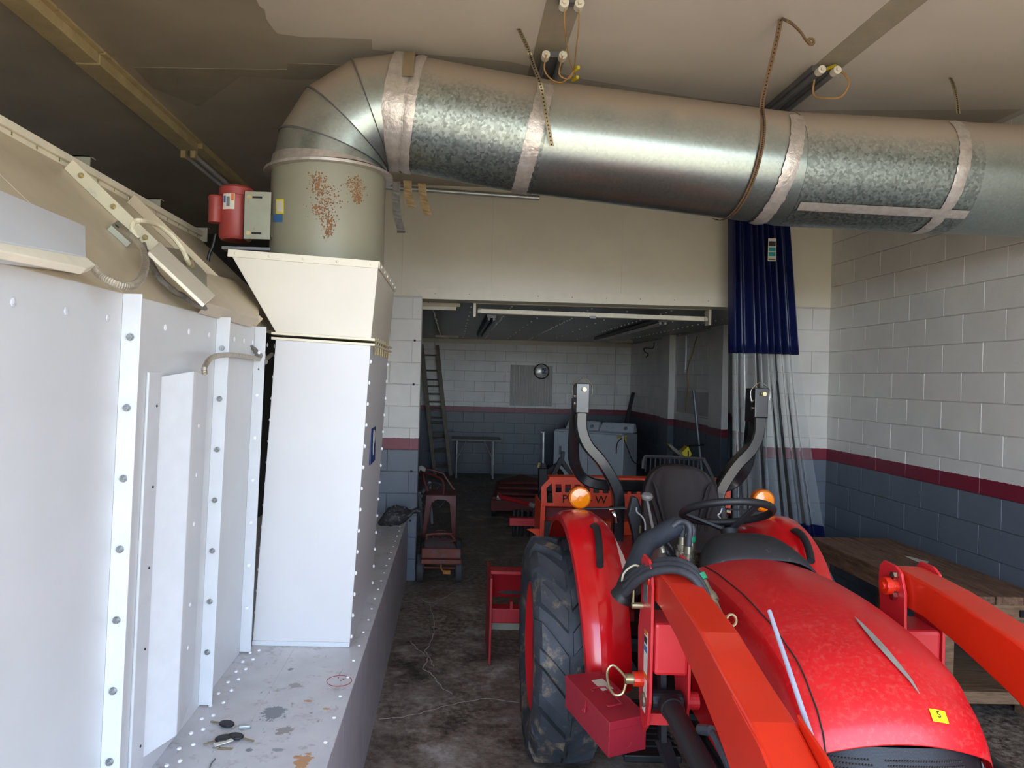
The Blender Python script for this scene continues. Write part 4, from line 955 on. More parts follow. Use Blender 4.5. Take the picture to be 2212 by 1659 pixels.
cyl(b, sc_, sc_+V((0, .0, -.14)), .008, n=6); obj('steering_wheel', b, m_toy, t, smooth=True)
for (px, hub) in ((908, -1), (992, 1)):
    xw = A_(px, 1225, 6.85).x; b = nb(); lathe(b, (xw-.035, 6.92, .125), (1, 0, 0), [(0, .05), (0, .115), (.01, .125), (.055, .125), (.065, .115), (.065, .05)], 28); tw = obj('wheel', b, m_toyt, t, smooth=True)
    b = nb(); lathe(b, (xw-.04, 6.92, .125), (1, 0, 0), [(0, .003), (.005, .05), (.07, .05), (.075, .003)], 20); obj('hub_cap', b, m_alum, tw, smooth=True)
    b = nb(); lathe(b, (xw-.03, 7.62, .125), (1, 0, 0), [(0, .05), (0, .115), (.01, .125), (.05, .125), (.06, .115), (.06, .05)], 24); obj('wheel', b, m_toyt, t, smooth=True)
b = nb(); cyl(b, (A_(908, 1225).x, 6.92, .125), (A_(988, 1225).x, 6.92, .125), .01, n=8); obj('axle', b, m_toy, t)
b = nb(); tube(b, [A_(953, 1218, 6.85), A_(953, 1228, 6.85), A_(958, 1234, 6.85)], .008, 6); box(b, A_(957, 1234, 6.85).x, A_(973, 1234, 6.85).x, 6.83, 6.87, A_(960, 1239, 6.85).z, A_(960, 1231, 6.85).z); obj('pedal', b, m_ruststain, t)
# dirty black boots / mitts on the end of the ledge
def mitt(pts, r, Y, dz, lab):
    b = nb(); P_ = crom([at(x, y, Y=Y) for x, y in pts], 5); n = len(P_)
    tube(b, P_, lambda q: r(q), 12, 1, smooth=False)
    for v in b.verts: v.co += noise.noise_vector(v.co*22)*.014; v.co.z = max(v.co.z, LZ+.003)
    return tag(obj('rubber_gauntlet', b, m_bag, smooth=True), lab, 'glove')
rr_ = lambda q: .015+.045*math.sin(min(1, q*1.5)*PI)**.8 if q < .62 else .022
mitt(((818, 1130), (835, 1122), (858, 1120), (876, 1116), (893, 1104), (910, 1103)), rr_, 6.15, 0, 'front grimy black rubber gauntlet lying at the far end of the ledge')
mitt(((828, 1116), (845, 1106), (862, 1102), (880, 1104), (895, 1101), (905, 1100)), lambda q: .012+.035*math.sin(min(1, q*1.5)*PI)**.8 if q < .62 else .016, 6.5, 0, 'rear black rubber gauntlet behind the grimy one, against the block pier')
# keys on the ledge
def key(px, py, ax_, ln, head, t, mat=m_key):
    c_ = at(px, py, Z=LZ+.006); d = V((math.cos(ax_), math.sin(ax_), 0)); s = V((-d.y, d.x, 0))
    b = nb(); prism(b, [c_+s*.022*math.cos(a)*1.0+d*(.030*math.sin(a)) for a in [i*PI/7 for i in range(14)]], (0, 0, .009)); obj('key_head', b, m_black if head else mat, t, bevel=.003)
    b = nb(); beam(b, c_+d*.028+V((0, 0, .002)), c_+d*(.028+ln)+V((0, 0, -.001)), .009, .0025, (0, 0, 1)); obj('key_blade', b, mat, t)
t = thing('key_set', 'single black-headed key with a silver fob lying on the ledge', 'keys', at(500, 1566, Z=LZ))
key(490, 1566, 2.75, .045, True, t)
b = nb(); beam(b, at(516, 1570, Z=LZ+.008), at(541, 1568, Z=LZ+.008), .020, .010, (0, 0, 1)); obj('key_fob', b, m_alum, t, bevel=.002)
b = nb(); torus(b, at(504, 1568, Z=LZ+.006), (0, 0, 1), .009, .0012, 16, 5); obj('key_ring', b, m_chrome, t)
t = thing('key_set', 'bunch of two black-headed keys with a pale tag, nearer on the ledge', 'keys', at(490, 1600, Z=LZ))
key(483, 1597, 3.7, .04, True, t); key(509, 1593, -.3, .045, True, t)
b = nb(); beam(b, at(462, 1610, Z=LZ+.006), at(503, 1597, Z=LZ+.010), .022, .004, (0, 0, 1)); obj('paper_tag', b, m_label, t, bevel=.002)
b = nb(); beam(b, at(470, 1616, Z=LZ+.003), at(503, 1617, Z=LZ+.003), .009, .003, (0, 0, 1)); obj('key_blade', b, m_key, t)
b = nb(); torus(b, at(467, 1613, Z=LZ+.006), (0, 0, 1), .012, .0015, 16, 5); obj('key_ring', b, m_chrome, t)
b = nb(); tube(b, [at(453, 1659, Z=LZ+.003), at(456, 1650, Z=LZ+.003), at(465, 1639, Z=LZ+.003)], .002, 5); tag(obj('bent_nail', b, m_fixd), 'small bent nail on the ledge below the keys', 'nail')

# ================================================================== CURTAIN
t = thing('vinyl_curtain', 'gathered shop curtain, navy at the top with clear vinyl below, at the opening', 'curtain', at(1660, 1165, Y=6.6))
def cur(s, z, seed=0):
    # s 0..1 across, z height
    zt0, zt1, zt2 = 3.45, 2.19, .45
    if z > zt1: q = (zt0-z)/(zt0-zt1); xl = 1568+9*q; xr = 1693+29*q
    else: q = (zt1-z)/(zt1-zt2); xl = 1577+8*q; xr = 1722+70*q**1.15
    amp = .10+.02*q if z > zt1 else .10+.05*q
    sw_ = s+.028*math.sin(2*PI*1.6*s+1)+.012*math.sin(2*PI*4.3*s+2); nf = 9; ph = sw_*nf*2*PI
    x_ = xl+(xr-xl)*(s+.008*math.sin(ph+1+z*.3)); p = at(x_, 800, Y=6.62)
    wv = .62*amp*math.sin(ph+.6*math.sin(s*9)+.12*z*math.sin(s*5))*(.75+.25*math.sin(s*17+2))
    return V((p.x+(p.z-z)*-.0, 6.62+wv*.75, z))
def curp(z0, z1, mat, name, nz=12, NS=150, th=.0015):
    rows = [[cur(i/NS, z0+(z1-z0)*j/nz) for i in range(NS+1)] for j in range(nz+1)]
    b = nb(); 
    Vv = [[b.verts.new(p) for p in r] for r in rows]
    for j in range(nz):
        for i in range(NS): b.faces.new((Vv[j][i], Vv[j][i+1], Vv[j+1][i+1], Vv[j+1][i]))
    return obj(name, b, mat, t, smooth=True)
up_ = curp(3.45, 2.19, m_blue, 'navy_panel'); curp(2.19, .66, m_clear, 'clear_panel', 20); curp(.66, .42, m_blue, 'hem_band', 4)
up_.modifiers.new('s', 'SOLIDIFY').thickness = .002
b = nb(); cyl(b, (at(1480, 480, Y=6.62).x, 6.62, 3.47), (XR-.02, 6.62, 3.47), .014, n=10); obj('track', b, m_alum, t)
pt = at(1672, 538, Y=6.45)
lb = obj('care_label', B(box, pt.x-.036, pt.x+.036, 6.49, 6.492, pt.z-.10, pt.z+.10), m_label, t)
for z0, z1, mm in ((.035, .075, m_text), (-.01, .02, m_textt), (-.055, -.02, m_textt), (-.088, -.080, m_text)): obj('print', B(box, pt.x-.03, pt.x+.03, 6.488, 6.490, pt.z+z0, pt.z+z1), mm, lb)

# ================================================================== WORKBENCH
x0, x1, y0, y1, zt = 2.86, XR-.02, 4.25, 5.84, .715
t = thing('workbench', 'low heavy workbench of worn dark planks along the right wall', 'workbench', ((x0+x1)/2, (y0+y1)/2, 0))
nw = 4
for i in range(nw):
    a = x0+(x1-x0)*i/nw; obj('plank', B(box, a+.0025, a+(x1-x0)/nw-.0025, y0+random.uniform(-.01, .01), y1+random.uniform(-.008, .008), zt-.045+random.uniform(-.002, .002), zt+random.uniform(-.002, .002)), m_wood, t, bevel=.004)
obj('apron_board', B(box, x0+.01, x1, y0+.005, y0+.05, zt-.135, zt-.047), m_wood2, t, bevel=.003)
obj('apron_board', B(box, x0+.005, x0+.05, y0+.01, y1, zt-.135, zt-.047), m_wood, t, bevel=.003)
obj('apron_board', B(box, x0+.01, x1, y1-.05, y1-.01, zt-.135, zt-.047), m_wood2, t, bevel=.003)
obj('cross_rail', B(box, x0+.03, x1, y0+.06, y0+.10, zt-.21, zt-.15), m_wood2, t, bevel=.003)
for a in (x0+.02, x1-.11):
    for q in (y0+.03, y1-.12): obj('leg', B(box, a, a+.09, q, q+.09, 0, zt-.046), m_wood2, t, bevel=.003)
obj('lower_rail', B(box, x0+.02, x1, y0-.02, y0+.03, .10, .17), m_wood2, t, bevel=.003)
obj('shelf_board', B(box, x0+.02, x1, y0+.03, y1, .12, .15), m_wood2, t, bevel=.003)
obj('iron_hook', B(box, 3.33, 3.42, y0-.008, y0+.004, zt-.115, zt-.075), m_black, t)
P4 = lambda pts, z: [at(x, y, Z=z) for x, y in pts]
b = nb(); prism(b, P4(((1954, 1201), (1968, 1203), (1985, 1208), (2006, 1213), (2003, 1218), (1990, 1217), (1975, 1211), (1962, 1205)), zt+.003), (0, 0, .001)); tag(obj('torn_paper', b, m_label), 'torn pale scrap of paper stuck on the workbench', 'paper')
b = nb(); prism(b, P4(((2057, 1274), (2074, 1275), (2077, 1279), (2062, 1278)), zt+.003), (0, 0, .002)); tag(obj('yellow_note', b, m_yellow), 'small yellow note on the near end of the workbench', 'note')
# ================================================================== TRACTOR
def tp(x, y, v=None, u=None):
    d = fw + (x-PX)/F*r2 - (y-PY)/F*u2; C = V((0, 0, CZ))-TO
    s = (v-C.dot(TF))/d.dot(TF) if v is not None else (u-C.dot(TL))/d.dot(TL)
    return V((0, 0, CZ))+d*s
tr_ = thing('tractor', 'red compact tractor with front loader arms, black seat and folded roll bar', 'tractor', TO)
# ---- tyres
def wheel(u0, R_, W_, v0, front=False):
    c_ = T(u0, v0, R_); a = TL; s, t = V((0, 0, 1)), TF; h = W_/2; n = 64
    prof = [(-h*.55, R_*.56), (-h*.72, R_*.60), (-h*.98, R_*.72), (-h, R_*.82), (-h*.93, R_*.90), (-h*.86, R_*.935), (-h*.5, R_*.95), (0, R_*.957), (h*.5, R_*.95), (h*.86, R_*.935), (h*.93, R_*.90), (h, R_*.82), (h*.98, R_*.72), (h*.72, R_*.60), (h*.55, R_*.56)]
    b = nb(); skin(b, [ring(b, c_+a*d, s, t, r, n) for d, r in prof], caps=False)
    nl = 17
    for sd in (-1, 1):
        for i in range(nl):
            a0 = 2*PI*(i+(.5 if sd > 0 else 0))/nl; rows_lo, rows_hi = [], []
            L_, Hh = [], []
            for q in range(6):
                f = q/5; da = .30*(f**1.15); dd = sd*h*(1.0-.93*f); rin = R_*(.935 if f > .05 else .90); ro = R_*(1.0 if f > .12 else .955)
                wdt = .085+.02*(1-f)
                if q == 0: rin = R_*.84; ro = R_*.90
                for lst, rr, ww in ((L_, rin, wdt*1.25), (Hh, ro, wdt)):
                    A0, A1 = a0+da-ww, a0+da+ww
                    lst.append((c_+a*dd+(s*math.cos(A0)+t*math.sin(A0))*rr, c_+a*dd+(s*math.cos(A1)+t*math.sin(A1))*rr))
            vl = [[b.verts.new(p) for p in x] for x in L_]; vh_ = [[b.verts.new(p) for p in x] for x in Hh]
            for q in range(5):
                b.faces.new((vh_[q][0], vh_[q][1], vh_[q+1][1], vh_[q+1][0])); b.faces.new((vl[q][0], vh_[q][0], vh_[q+1][0], vl[q+1][0])); b.faces.new((vl[q][1], vl[q+1][1], vh_[q+1][1], vh_[q][1]))
            b.faces.new((vl[0][0], vl[0][1], vh_[0][1], vh_[0][0])); b.faces.new((vl[5][0], vh_[5][0], vh_[5][1], vl[5][1]))
    tw = obj('tyre', b, m_tyre, tr_, smooth=True)
    m2 = h*.6
    b = nb(); sg = -1 if u0 < 0 else 1
    lathe(b, c_+a*sg*h*.02, a*sg, [(0, .03), (0, R_*.5), (m2*.9, R_*.56), (m2*1.35, R_*.585), (m2*1.40, R_*.575), (m2*1.0, R_*.50), (m2*.85, R_*.22), (m2*1.2, R_*.18), (m2*1.2, .01)], 48); wd = obj('wheel_rim', b, m_red, tr_, smooth=True)
    return tw
wheel(-.640, .545, .32, 0); wheel(.50, .545, .32, 0)
wheel(-.52, .33, .22, 1.72); wheel(.52, .33, .22, 1.72)
# ---- fenders
def fender(sg):
    rows = []; n = 26
    for i in range(n+1):
        al = math.radians(140-138*i/n)          # 90 = straight up, 0 = straight forward
        f = max(0, 1-abs(al-PI/2)/1.6); k_ = i/n
        R_ = .668+.018*math.sin(k_*PI); vv = lambda r: math.cos(al)*r; zz = lambda r: .548+math.sin(al)*r
        uo = (-.645 if sg < 0 else -.575)+.062*k_*k_; uc = -.452-.02*k_ if sg < 0 else -.40; ui = -.385 if sg < 0 else -.34; s_ = 1 if sg < 0 else -1
        tn = lambda u, r: T(u*s_, vv(r), zz(r))
        row = [tn(uo-.004, R_-.05), tn(uo, R_-.02), tn(uo+.02, R_-.003), tn(uo+.07, R_+.004), tn((uo+uc)/2, R_+.006), tn(uc-.04, R_+.004), tn(uc-.012, R_-.002), tn(uc, R_-.012), tn((uc+ui)/2, R_-.035), tn(ui, R_-.075), tn(ui+.004, R_-.20)]
        rows.append(row)
    b = nb(); sheet(b, rows, (0, 0, -.0035)); return obj('fender', b, m_red, tr_, smooth=True)
fL, fR = fender(-1), fender(1)
b = nb(); P_ = [tp(x, y, v=v_) for x, y, v_ in ((1279, 1145, .17), (1281, 1139, .215), (1287, 1143, .245), (1290, 1165, .30), (1294, 1195, .38), (1296, 1222, .45))]
P_[0] = T(-.475, .12, 1.155); 
tube(b, [tp(1278, 1156, v=.16), tp(1277, 1143, v=.20), tp(1287, 1138, v=.25), tp(1292, 1160, v=.36), tp(1295, 1195, v=.46), tp(1296, 1222, v=.53)], .017, 12); obj('grab_handle', b, m_cowl, fL, smooth=True)
b = nb(); tube(b, [tp(1715, 1163, v=.14), tp(1712, 1152, v=.20), tp(1722, 1148, v=.25), tp(1738, 1165, v=.35), tp(1748, 1190, v=.43), tp(1752, 1212, v=.50)], .017, 12); obj('grab_handle', b, m_cowl, fR, smooth=True)
for sg in (-1, 1):
    c_ = tp(1252 if sg < 0 else 1648, 1075 if sg < 0 else 1081, v=-.17)
    b = nb(); d = V((0, -1, 0)); s_, t_ = frame(d)
    lathe(b, c_+V((0, .035, 0)), d, [(0, .045), (.01, .060), (.045, .060), (.05, .056)], 36); lh = obj('turn_signal', b, m_amberd, tr_, smooth=True)
    b = nb(); lathe(b, c_-V((0, .013, 0)), d, [(0, .055), (.008, .050), (.013, .018), (.014, .014), (.018, .013), (.019, .002)], 36); obj('lens', b, m_amber, lh, smooth=True)
    b = nb(); beam(b, c_+V((0, .02, -.062)), c_+V((-.25*sg*-1 if sg > 0 else .25, -.02, -.045)) if sg < 0 else c_+V((-.25, -.02, -.045)), .03, .006, (0, 0, 1)); obj('lamp_bracket', b, m_blackp, lh)
# ---- roll bar
vR = -.33
for sg in (-1, 1):
    X_ = lambda a, z, dv=0: T(sg*a, vR+dv, z)
    b = nb(); rtube(b, [X_(.275, .70), X_(.275, .95), X_(.275, 1.12), X_(.275, 1.25), X_(.30, 1.34), X_(.375, 1.46), X_(.455, 1.55), X_(.492, 1.64), X_(.495, 1.75), X_(.495, 1.84)], .062, .075, TF, 6)
    lo = obj('roll_bar_post', b, m_blackpaint, tr_, smooth=True)
    b = nb(); hexa(b, [T(sg*.495-.037, vR+.05, 1.73), T(sg*.495+.037, vR+.05, 1.73), T(sg*.495+.037, vR-.10, 1.70), T(sg*.495-.037, vR-.10, 1.70), T(sg*.495-.037, vR+.05, 1.895), T(sg*.495+.037, vR+.05, 1.895), T(sg*.495+.037, vR-.10, 1.89), T(sg*.495-.037, vR-.10, 1.89)])
    hb = obj('hinge_bracket', b, m_blackpaint, tr_, bevel=.004)
    c_ = T(sg*.495+.005, vR+.05, 1.862); b = nb(); cyl(b, c_, c_+TF*.012, .013, n=6); cyl(b, c_, c_+TF*.03, .011, n=14); obj('hinge_pin', b, m_zinc, hb)
    b = nb(); torus(b, T(sg*.495, vR-.0, 1.875), TF, .048, .0035, 20, 6, 0, PI) if False else tube(b, [T(sg*.495-.05, vR+.03, 1.82), T(sg*.495-.052, vR+.03, 1.88), T(sg*.495, vR+.03, 1.925), T(sg*.495+.05, vR+.03, 1.885), T(sg*.495+.052, vR+.03, 1.83)], .003, 6); obj('pin_lanyard', b, m_chrome, hb)
    for zz in (1.82, 1.78): b = nb(); cyl(b, T(sg*.495-.045, vR+.02, zz), T(sg*.495-.03, vR+.02, zz), .012, n=10); obj('pin_clip', b, m_chrome, hb)
    b = nb(); rtube(b, [X_(.505, 1.80, -.09), X_(.51, 1.62, -.13), X_(.51, 1.50, -.16), X_(.495, 1.42, -.18), X_(.45, 1.345, -.20), X_(.38, 1.31, -.20), X_(.26, 1.30, -.20), X_(.1, 1.30, -.20), X_(0, 1.30, -.20)], .06, .065, TF, 6)
    obj('folded_hoop', b, m_blackpaint, tr_, smooth=True)
    b = nb(); tube(b, [T(sg*.325, vR+.03, 1.20), T(sg*.30, vR+.05, 1.17), T(sg*.29, vR+.05, 1.13)], .014, 8); cyl(b, T(sg*.335, vR+.05, 1.20), T(sg*.31, vR+.05, 1.205), .018, n=8); obj('bar_bolt', b, m_chrome, lo)
    # belt retractor / arm rest block in front of the post
    b = nb(); prism(b, [T(sg*.275-.03*sg, vR+.16, 1.30), T(sg*.215, vR+.16, 1.295), T(sg*.165, vR+.16, 1.16), T(sg*.155, vR+.16, 1.04), T(sg*.165, vR+.16, 1.01), T(sg*.225, vR+.16, 1.01), T(sg*.235, vR+.16, 1.10), T(sg*.265, vR+.16, 1.2)], TF*.06)
    rb = obj('belt_block', b, m_blackp, tr_, bevel=.008)
    for z0, z1, q in ((1.10, 1.16, .2), (1.04, 1.07, .195)): obj('slot', B(tbox, sg*q-.012, sg*q+.012, vR+.22, vR+.2225, z0, z1), m_hole, rb); obj('spring', B(tbox, sg*q-.005, sg*q+.005, vR+.2225, vR+.2245, z0+.01, z1-.01), m_zinc, rb)
# ---- rear housing, axle and deck
obj('axle_housing', B(tbox, -.52, .52, -.14, .14, .40, .64), m_blackp, tr_, bevel=.03)
obj('gearbox', B(tbox, -.17, .17, -.35, 1.0, .38, .80), m_blackp, tr_, bevel=.03)
obj('platform', B(tbox, -.33, .33, .30, .95, .60, .63), m_black, tr_, bevel=.006)
obj('foot_step', B(tbox, -.50, -.28, .50, 1.0, .46, .49), m_black, tr_, bevel=.006)
for i in range(9): obj('tread_bar', B(tbox, -.50, -.28, .52+i*.05, .535+i*.05, .49, .497), m_cowl, tr_)
obj('seat_base', B(tbox, -.24, .24, -.28, .30, .80, .98), m_blackp, tr_, bevel=.02)
obj('red_seat_deck', B(tbox, -.36, .36, -.36, .34, .96, 1.02), m_red, tr_, bevel=.01)
obj('grey_console', B(tbox, -.215, -.165, .12, .34, .95, 1.14), m_grey, tr_, bevel=.02)
# ---- seat
sv = -.06
def seatback():
    rows = []
    for z_, hw, vv in ((1.02, .16, .10), (1.08, .20, .06), (1.16, .212, .02), (1.25, .210, -.01), (1.34, .200, -.04), (1.41, .180, -.06), (1.455, .145, -.075), (1.475, .10, -.085)):
        row = []
        for i in range(15):
            q = -1+2*i/14; row.append(T(q*hw+.0, sv+vv+.055*abs(q)**2.4+(.012 if .50 < abs(q) < .64 and 1.05 < z_ < 1.42 else 0), z_-.012*q*q))
        rows.append(row)
    b = nb(); sheet(b, rows, -TF*.085); o = obj('seat_back', b, m_seat, tr_, smooth=True, sub=1); return o
so_ = seatback()
for sg in (-1, 1):
    for pts in (((.155, 1.40, .03), (.135, 1.36, .028), (.115, 1.28, .033), (.09, 1.18, .045), (.085, 1.08, .06)), ((.165, 1.31, .05), (.145, 1.27, .05), (.125, 1.20, .055), (.115, 1.10, .07))):
        b = nb(); tube(b, [T(sg*a, sv-.020+vv, z) for a, z, vv in pts], lambda q: .003+.011*math.sin(q*PI), 8); obj('seat_ridge', b, m_seat, so_, smooth=True)
b = nb(); 
rows = []
for vv, z_ in ((.05, 1.03), (.10, 1.045), (.25, 1.05), (.40, 1.045), (.47, 1.02), (.485, .98)):
    rows.append([T(q*.21, sv+vv, z_+.035*abs(q)**2.5) for q in [-1+2*i/10 for i in range(11)]])
sheet(b, rows, (0, 0, -.07)); obj('seat_cushion', b, m_seat, tr_, smooth=True)
b = nb(); tube(b, [T(-.17, sv-.15, 1.44), T(-.16, sv-.16, 1.495), T(-.12, sv-.16, 1.505), T(.13, sv-.16, 1.50), T(.17, sv-.16, 1.485), T(.225, sv-.15, 1.36), T(.24, sv-.15, 1.25)], .010, 6)
for i in range(12): cyl(b, T(-.15+i*.026, sv-.165, 1.50), T(-.15+i*.026, sv-.17, 1.42), .004, n=5)
obj('seat_frame', b, m_black, tr_, smooth=True)
# ---- lever with round knob, bent rods
k0, k1 = tp(1397, 1076, v=.22), tp(1411, 1145, v=.30)
b = nb(); cyl(b, k1+(k1-k0)*.5, k0, .008, .006, n=10); lv_ = obj('gear_lever', b, m_grey, tr_, smooth=True)
b = nb(); lathe(b, k0-V((0, 0, .01)), (0, -.3, 1), [(0, .008), (.008, .025), (.022, .029), (.033, .022), (.037, .003)], 20); obj('knob', b, m_grey, lv_, smooth=True)
for pts in (((1375, 1096), (1376, 1106), (1386, 1115), (1393, 1128), (1394, 1145)), ((1560, 1098), (1556, 1108), (1551, 1113), (1557, 1122), (1555, 1136))):
    b = nb(); tube(b, [tp(x, y, v=.1) for x, y in pts], .004, 6); obj('bent_rod', b, m_alum, tr_, smooth=True)
# ---- steering wheel
wc = T(.012, .585, 1.352); wn = V((0, 0, 1))*math.cos(.42)+TF*-math.sin(.42)
b = nb(); torus(b, wc, wn, .187, .0165, 56, 12); sw = obj('steering_wheel', b, m_blackp, tr_, smooth=True)
hub = wc-wn*.085+TF*.0
for a in (.9, PI-.25, -1.1):
    d = (TL*math.cos(a)+wn.cross(TL)*math.sin(a)); b = nb(); beam(b, hub, wc+d*.18, .034 if a > 0 else .03, .014, wn); obj('spoke', b, m_blackp, sw, bevel=.004)
b = nb(); lathe(b, hub-wn*.02, wn, [(0, .03), (0, .036), (.03, .036), (.036, .026), (.038, .005)], 24); obj('hub', b, m_blackp, sw, smooth=True)
b = nb(); cyl(b, hub-wn*.01, hub-wn*.19, .028, .036, n=18); obj('steering_column', b, m_blackp, tr_, smooth=True)
# ---- dash cowl
zH = [(1.02, 1.262), (.96, 1.258)]
def crown(rows_spec, hw_list):
    pass
def hoodz(v):   # centre height of the bonnet along its length
    pts = [(.93, 1.238), (1.1, 1.250), (1.35, 1.248), (1.6, 1.222), (1.75, 1.185), (1.85, 1.138), (1.90, 1.10), (1.935, 1.055), (1.95, 1.015)]
    if v <= pts[0][0]: return pts[0][1]
    for (a, za), (b_, zb2) in zip(pts, pts[1:]):
        if v <= b_: return za+(zb2-za)*(v-a)/(b_-a)
    return pts[-1][1]
def hoodpt(q, v, lift=0):    # q -1..1 across the top, beyond it the flank
    hw = .235
    a = abs(q); s = -1 if q < 0 else 1
    if a <= 1: return T(s*hw*a, v-.03*(a**3)*(1 if v > 1.8 else 0), hoodz(v)-.052*a**2.2+lift)
    f = a-1
    return T(s*(hw+.016*min(1, f*3)+.01*f), v-.03*(1 if v > 1.8 else 0), hoodz(v)-.052-.008-(.045 if f < .25 else 0)*f/.25 - (0 if f < .25 else .045+(f-.25)*.36))
b = nb(); Vs = [.93, 1.0, 1.1, 1.2, 1.35, 1.5, 1.6, 1.68, 1.75, 1.8, 1.85, 1.88, 1.90, 1.92, 1.935, 1.945, 1.95]
Qs = [-1.75, -1.4, -1.2, -1.08, -1.0, -.9, -.75, -.5, -.25, 0, .25, .5, .75, .9, 1.0, 1.08, 1.2, 1.4, 1.75]
rows = []
for v_ in Vs:
    rows.append([hoodpt(q, v_) for q in Qs])
sheet(b, rows, (0, 0, -.004)); hood = obj('bonnet', b, m_hood, tr_, smooth=True, sub=1)
for v_ in (1,):
    for sg in (-1,):
        b = nb(); P_ = [hoodpt(sg*.84, vv, .0012) for vv in Vs]; tube(b, P_, .0022, 5, 2); obj('panel_gap', b, m_hole, hood)
# side panels below the bonnet
for sg in (-1, 1):
    b = nb(); prism(b, [T(sg*.245, .96, 1.0), T(sg*.25, 1.93, .92), T(sg*.25, 1.9, .62), T(sg*.245, .98, .66)], TL*sg*-.01); obj('side_panel', b, m_red, tr_, bevel=.004)
obj('engine_block', B(tbox, -.2, .2, 1.0, 1.85, .45, 1.08), m_black, tr_, bevel=.02)
obj('chassis_rail', B(tbox, -.22, .22, .9, 2.05, .42, .56), m_blackp, tr_, bevel=.01)
obj('front_axle', B(tbox, -.42, .42, 1.66, 1.78, .28, .40), m_blackp, tr_, bevel=.02)
# dash: black domed plastic between the wheel and the bonnet
b = nb(); rows = []
for v_, z_, hw in ((.70, 1.20, .165), (.72, 1.280, .17), (.76, 1.304, .178), (.83, 1.302, .195), (.90, 1.282, .222), (.945, 1.252, .240), (.955, 1.235, .243)):
    rows.append([T(q*hw+.02, v_+.0, z_-.08*abs(q)**4.5) for q in [-1+2*i/12 for i in range(13)]] )
for r in rows: r.insert(0, r[0]-V((0, 0, .16))-TL*.02); r.append(r[-1]-V((0, 0, .16))+TL*.02)
sheet(b, rows, (0, 0, -.004)); obj('dash_cowl', b, m_cowl, tr_, smooth=True, sub=1)
# silver blade decal and sticker
b = nb(); n = 18; rows = []
for i in range(n+1):
    q = i/n; v_ = 1.36+.50*q; wd = .011*math.sin(q*PI)**.8+.0006; cu = .045+.035*q
    rows.append([hoodpt(cu/.235-wd/.235, v_, .004), hoodpt(cu/.235+wd/.235, v_, .004)])
rows = [[hoodpt((.045+.025*max(0, v_-1.75)/.13-wd_)/.235, v_, .0055), hoodpt((.045+.025*max(0, v_-1.75)/.13+wd_)/.235, v_, .0055)] for v_, wd_ in [(1.60+.28*i/n, .010*math.sin(i/n*PI)**.8+.0006) for i in range(n+1)]]
sheet(b, rows, (0, 0, -.002)); obj('blade_decal', b, m_silver, hood)
rows = [[hoodpt((.079+.043*i/3)/.235, 1.908+.018*j/2, .0045) for i in range(4)] for j in range(3)]
b = nb(); sheet(b, rows, (0, 0, -.0015)); stk = obj('number_sticker', b, m_yellow, hood)
pc = (rows[1][1]+rows[1][2])/2; upv_ = (rows[0][1]-rows[2][1]); text('5', pc+V((0, 0, .0025)), rows[1][3]-rows[1][0], upv_, .024, m_text, stk, 'digit', .0003)
# grille nose
def nosept(q, j):      # j 0 at bonnet lip .. 1 lower
    v_ = 1.945+.16*j; z_ = 1.004-.26*j-.030*abs(q)**3-.012*j
    return T(q*.246, v_-.10*abs(q)**3.0, z_)
b = nb(); rows = [[nosept(-1+2*i/16, j/6) for i in range(17)] for j in range(7)]
sheet(b, rows, -TF*.02+V((0, 0, -.01))); nose = obj('grille_nose', b, m_blackp, tr_, smooth=True)
b = nb()
for (qa, qb) in ((-.80, -.38), (-.24, .62)):
    for j in range(12):
        for i in range(int((qb-qa)/.028)):
            q = qa+.028*i+(.014 if j % 2 else 0)+.012*j*(1 if qa < -.3 else .2); p = nosept(q, .10+j*.038)
            cyl(b, p-TF*.002+V((0, 0, .001)), p+TF*.0012+V((0, 0, .0012)), .0027, n=6)
g_ = obj('mesh_holes', b, m_hole, nose); g_['kind'] = 'stuff'
for sg in (-1, 1):
    b = nb(); prism(b, [nosept(sg*.93, .12)+V((0, 0, .004)), nosept(sg*.90, .30)+V((0, 0, .004)), nosept(sg*.62, .75)+V((0, 0, .004)), nosept(sg*.74, .80)+V((0, 0, .004)), nosept(sg*.96, .62)+V((0, 0, .004))], TF*.012); hl_ = obj('headlamp', b, m_alum, tr_, bevel=.004)
    b = nb(); prism(b, [nosept(sg*.93, .16)+TF*.012+V((0, 0, .006)), nosept(sg*.89, .33)+TF*.012+V((0, 0, .006)), nosept(sg*.68, .72)+TF*.012+V((0, 0, .006)), nosept(sg*.93, .6)+TF*.012+V((0, 0, .006))], TF*.004); obj('lamp_glass', b, m_lens, hl_)
